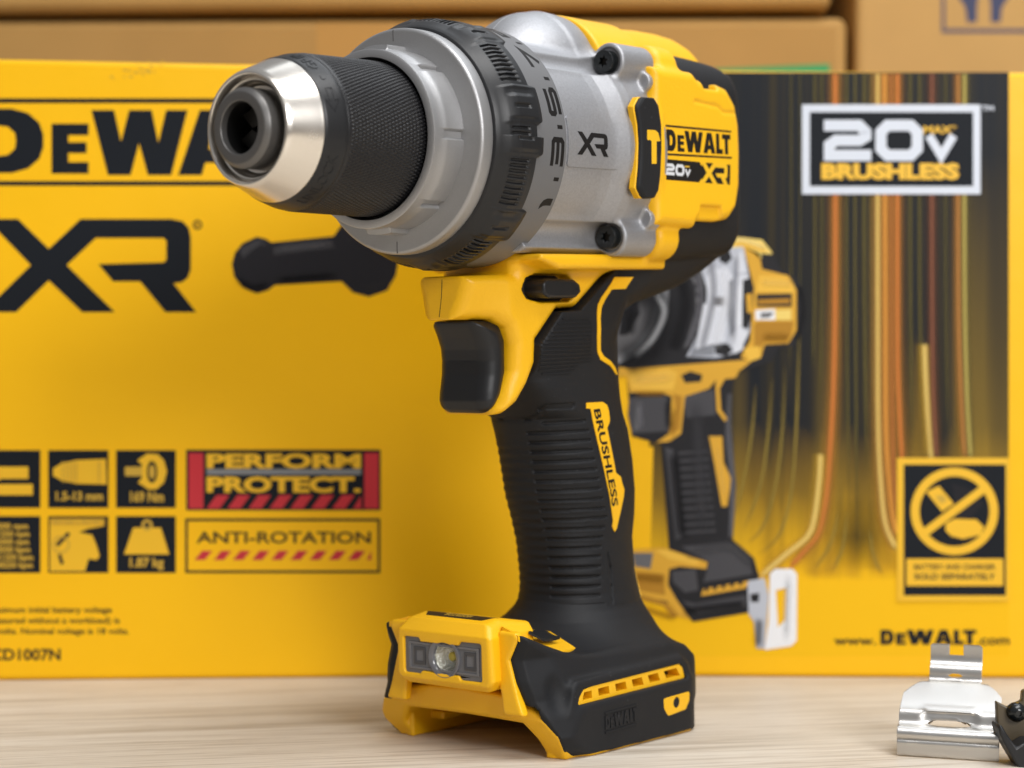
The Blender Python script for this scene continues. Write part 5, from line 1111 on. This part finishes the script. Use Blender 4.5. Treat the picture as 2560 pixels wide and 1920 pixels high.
# side profile (depth, height) in mm and half-width along it
PRF = [(0.6, .15), (0.1, .5), (0, 1.5), (0, 4.2), (-.1, 5.2), (.5, 5.9), (-.2, 6.6), (-.4, 7.6), (-.1, 8.8), (.9, 9.9), (2.0, 10.3), (3.2, 10.4), (4.0, 10.9), (4.6, 11.9), (5.0, 13.6), (5.6, 14.8), (6.8, 15.9), (9.0, 17.3), (13.5, 19.7), (18.0, 22.0), (20.2, 23.0), (21.4, 23.0), (22.2, 23.2), (22.7, 24.2), (22.9, 26.2), (23.4, 27.6), (24.4, 28.5), (25.2, 29.6), (25.5, 31), (25.6, 33.2), (25.6, 35.4)]
PRF = [(p[0], p[1] * .88) for p in PRF]
pf = smooth_path(PRF, 3); ln = [0.0]
for a, b in zip(pf[:-1], pf[1:]): ln.append(ln[-1] + math.hypot(b[0] - a[0], b[1] - a[1]))
def at_h(h):
    h *= .88   # arc length at a given height
    for i, p in enumerate(pf):
        if p[1] >= h: return ln[i]
    return ln[-1]
tot = ln[-1]; W2 = cw * 1000 / 2
e0 = at_h(23.0); e1 = at_h(24.3)
out = [(-W2, 0), (W2, 0), (W2, at_h(15.5)), (W2 - .3, at_h(19.5)), (W2 - 2.2, at_h(21.3)), (W2 - 4.6, at_h(22.6)), (8.2, e0), (7.9, e1), (7.9, tot - .8), (7.2, tot), (2.2, tot), (2.2, at_h(31.2)), (-2.2, at_h(31.2)), (-2.2, tot), (-7.4, tot), (-7.9, tot - .6), (-7.9, e1), (-8.2, e0), (-W2 + 4.6, at_h(22.6)), (-W2 + 2.2, at_h(21.3)), (-W2 + .3, at_h(19.5)), (-W2, at_h(15.5))]
sl0, sl1 = at_h(10.4), at_h(11.5)
slot = [(6.4 * math.copysign(1, c) * (abs(c) ** .5), (sl0 + sl1) / 2 + (sl1 - sl0) / 2 * s_) for c, s_ in ((math.cos(t), math.sin(t)) for t in np.linspace(0, 2 * math.pi, 28, endpoint=False))]
slot2 = [(2.3, at_h(24.4)), (1.0, at_h(24.9)), (-1.0, at_h(24.9)), (-2.3, at_h(24.4)), (-1.0, at_h(24.1)), (1.0, at_h(24.1))]
bm = subdivide_tris(tris([out, slot, slot2]), .7)
for v in bm.verts:
    u, w = v.co.x, v.co.y; dd = float(np.interp(w, ln, [p[0] for p in pf])); hh = float(np.interp(w, ln, [p[1] for p in pf]))
    pr = max(0, 1 - max(0, abs(u) - 6.5) / 3.0) if abs(u) < 9.5 else 0; pr = pr * pr * (3 - 2 * pr)
    hh /= .88; zone = max(0, 1 - abs(hh - 13.0) / 4.0); dd += .0; hh += pr * zone * 1.2 * (1 if hh > 12 else .3); dd += pr * zone * 1.0 * (1 if hh < 15 else 0)
    v.co = Vector((u / 1000, dd / 1000, hh * .88 / 1000))
NIK = mat('clip_nickel', (0.60, 0.585, 0.56), 0.34, metal=1.0, rvar=0.04, vscale=200)
plate_ = from_bm('clip_plate', bm, NIK, clip, True, 60)
sd = plate_.modifiers.new('thick', 'SOLIDIFY'); sd.thickness = 0.0014; sd.offset = -1
bv = plate_.modifiers.new('bevel', 'BEVEL'); bv.width = .00025; bv.segments = 2; bv.limit_method = 'ANGLE'; bv.angle_limit = math.radians(50)

# second, dark accessory cut by the right edge of the frame
b0 = ground(2545, 1915); hold = thing('bit_holder', 'black bit holder with a black screw at the right edge beside the metal clip', 'bit holder', loc=b0)
OLM = mat('dark_bronze_plastic', (0.075, 0.055, 0.028), 0.34, spec=.6)
def wedge(name, pts, d0, d1, m, parent, bev=.4):
    bm = bmesh.new(); fr = [bm.verts.new((p[0] / 1000, d0 / 1000, p[1] / 1000)) for p in pts]; bk = [bm.verts.new((p[0] / 1000, d1 / 1000, p[1] / 1000)) for p in pts]
    bm.faces.new(fr); bm.faces.new(bk[::-1])
    for i in range(len(pts)): bm.faces.new([fr[i - 1], bk[i - 1], bk[i], fr[i]])
    ob = from_bm(name, bm, m, parent, True, 30); b = ob.modifiers.new('bevel', 'BEVEL'); b.width = bev / 1000; b.segments = 2; b.limit_method = 'ANGLE'; return ob
def wloc(px, py, dep=0):   # photo point on the holder's front plane -> mm
    r = ray(px, py); t = (b0.y + dep / 1000) / r.y; p = Vector((0, 0, HCAM)) + r * t - b0; return (p.x * 1000, p.z * 1000)
def k9(x, y): return (2420 + x / 5.929, 1640 + y / 5.929)
back = wedge('back_plate', [wloc(*k9(*p), 8) for p in ((415, 668), (590, 755), (790, 660), (800, 520), (900, 470), (1300, 470), (1300, 1640), (700, 1640), (560, 1400), (450, 1160), (425, 1000))], 7, 10, OLM, hold)
wedge('holder_arm', [wloc(*k9(*p), 0) for p in ((428, 1030), (470, 1000), (560, 1150), (700, 1340), (850, 1250), (1300, 1200), (1300, 1690), (760, 1690), (640, 1500), (520, 1290), (450, 1150))], -2, 7, BLK, hold, .8)
cx_, cz_ = wloc(*k9(760, 860), 3)
def turned(name, prof, cx, cz, m, parent, n=32):
    bm = bmesh.new(); R_ = []
    for i in range(n):
        t = 2 * math.pi * i / n; R_.append([bm.verts.new(((cx + r * math.cos(t)) / 1000, d / 1000, (cz + r * math.sin(t)) / 1000)) for d, r in prof])
    for i in range(n):
        for q in range(len(prof) - 1): bm.faces.new([R_[i][q], R_[(i + 1) % n][q], R_[(i + 1) % n][q + 1], R_[i][q + 1]])
    bmesh.ops.remove_doubles(bm, verts=bm.verts, dist=1e-7); return from_bm(name, bm, m, parent, True, 40)
scr = turned('screw', [(7.2, 2.9), (5.5, 2.9), (4.2, 2.3), (3.5, 1.3), (3.4, .9), (4.2, .8), (4.2, .01)], cx_, cz_, SCRW, hold)
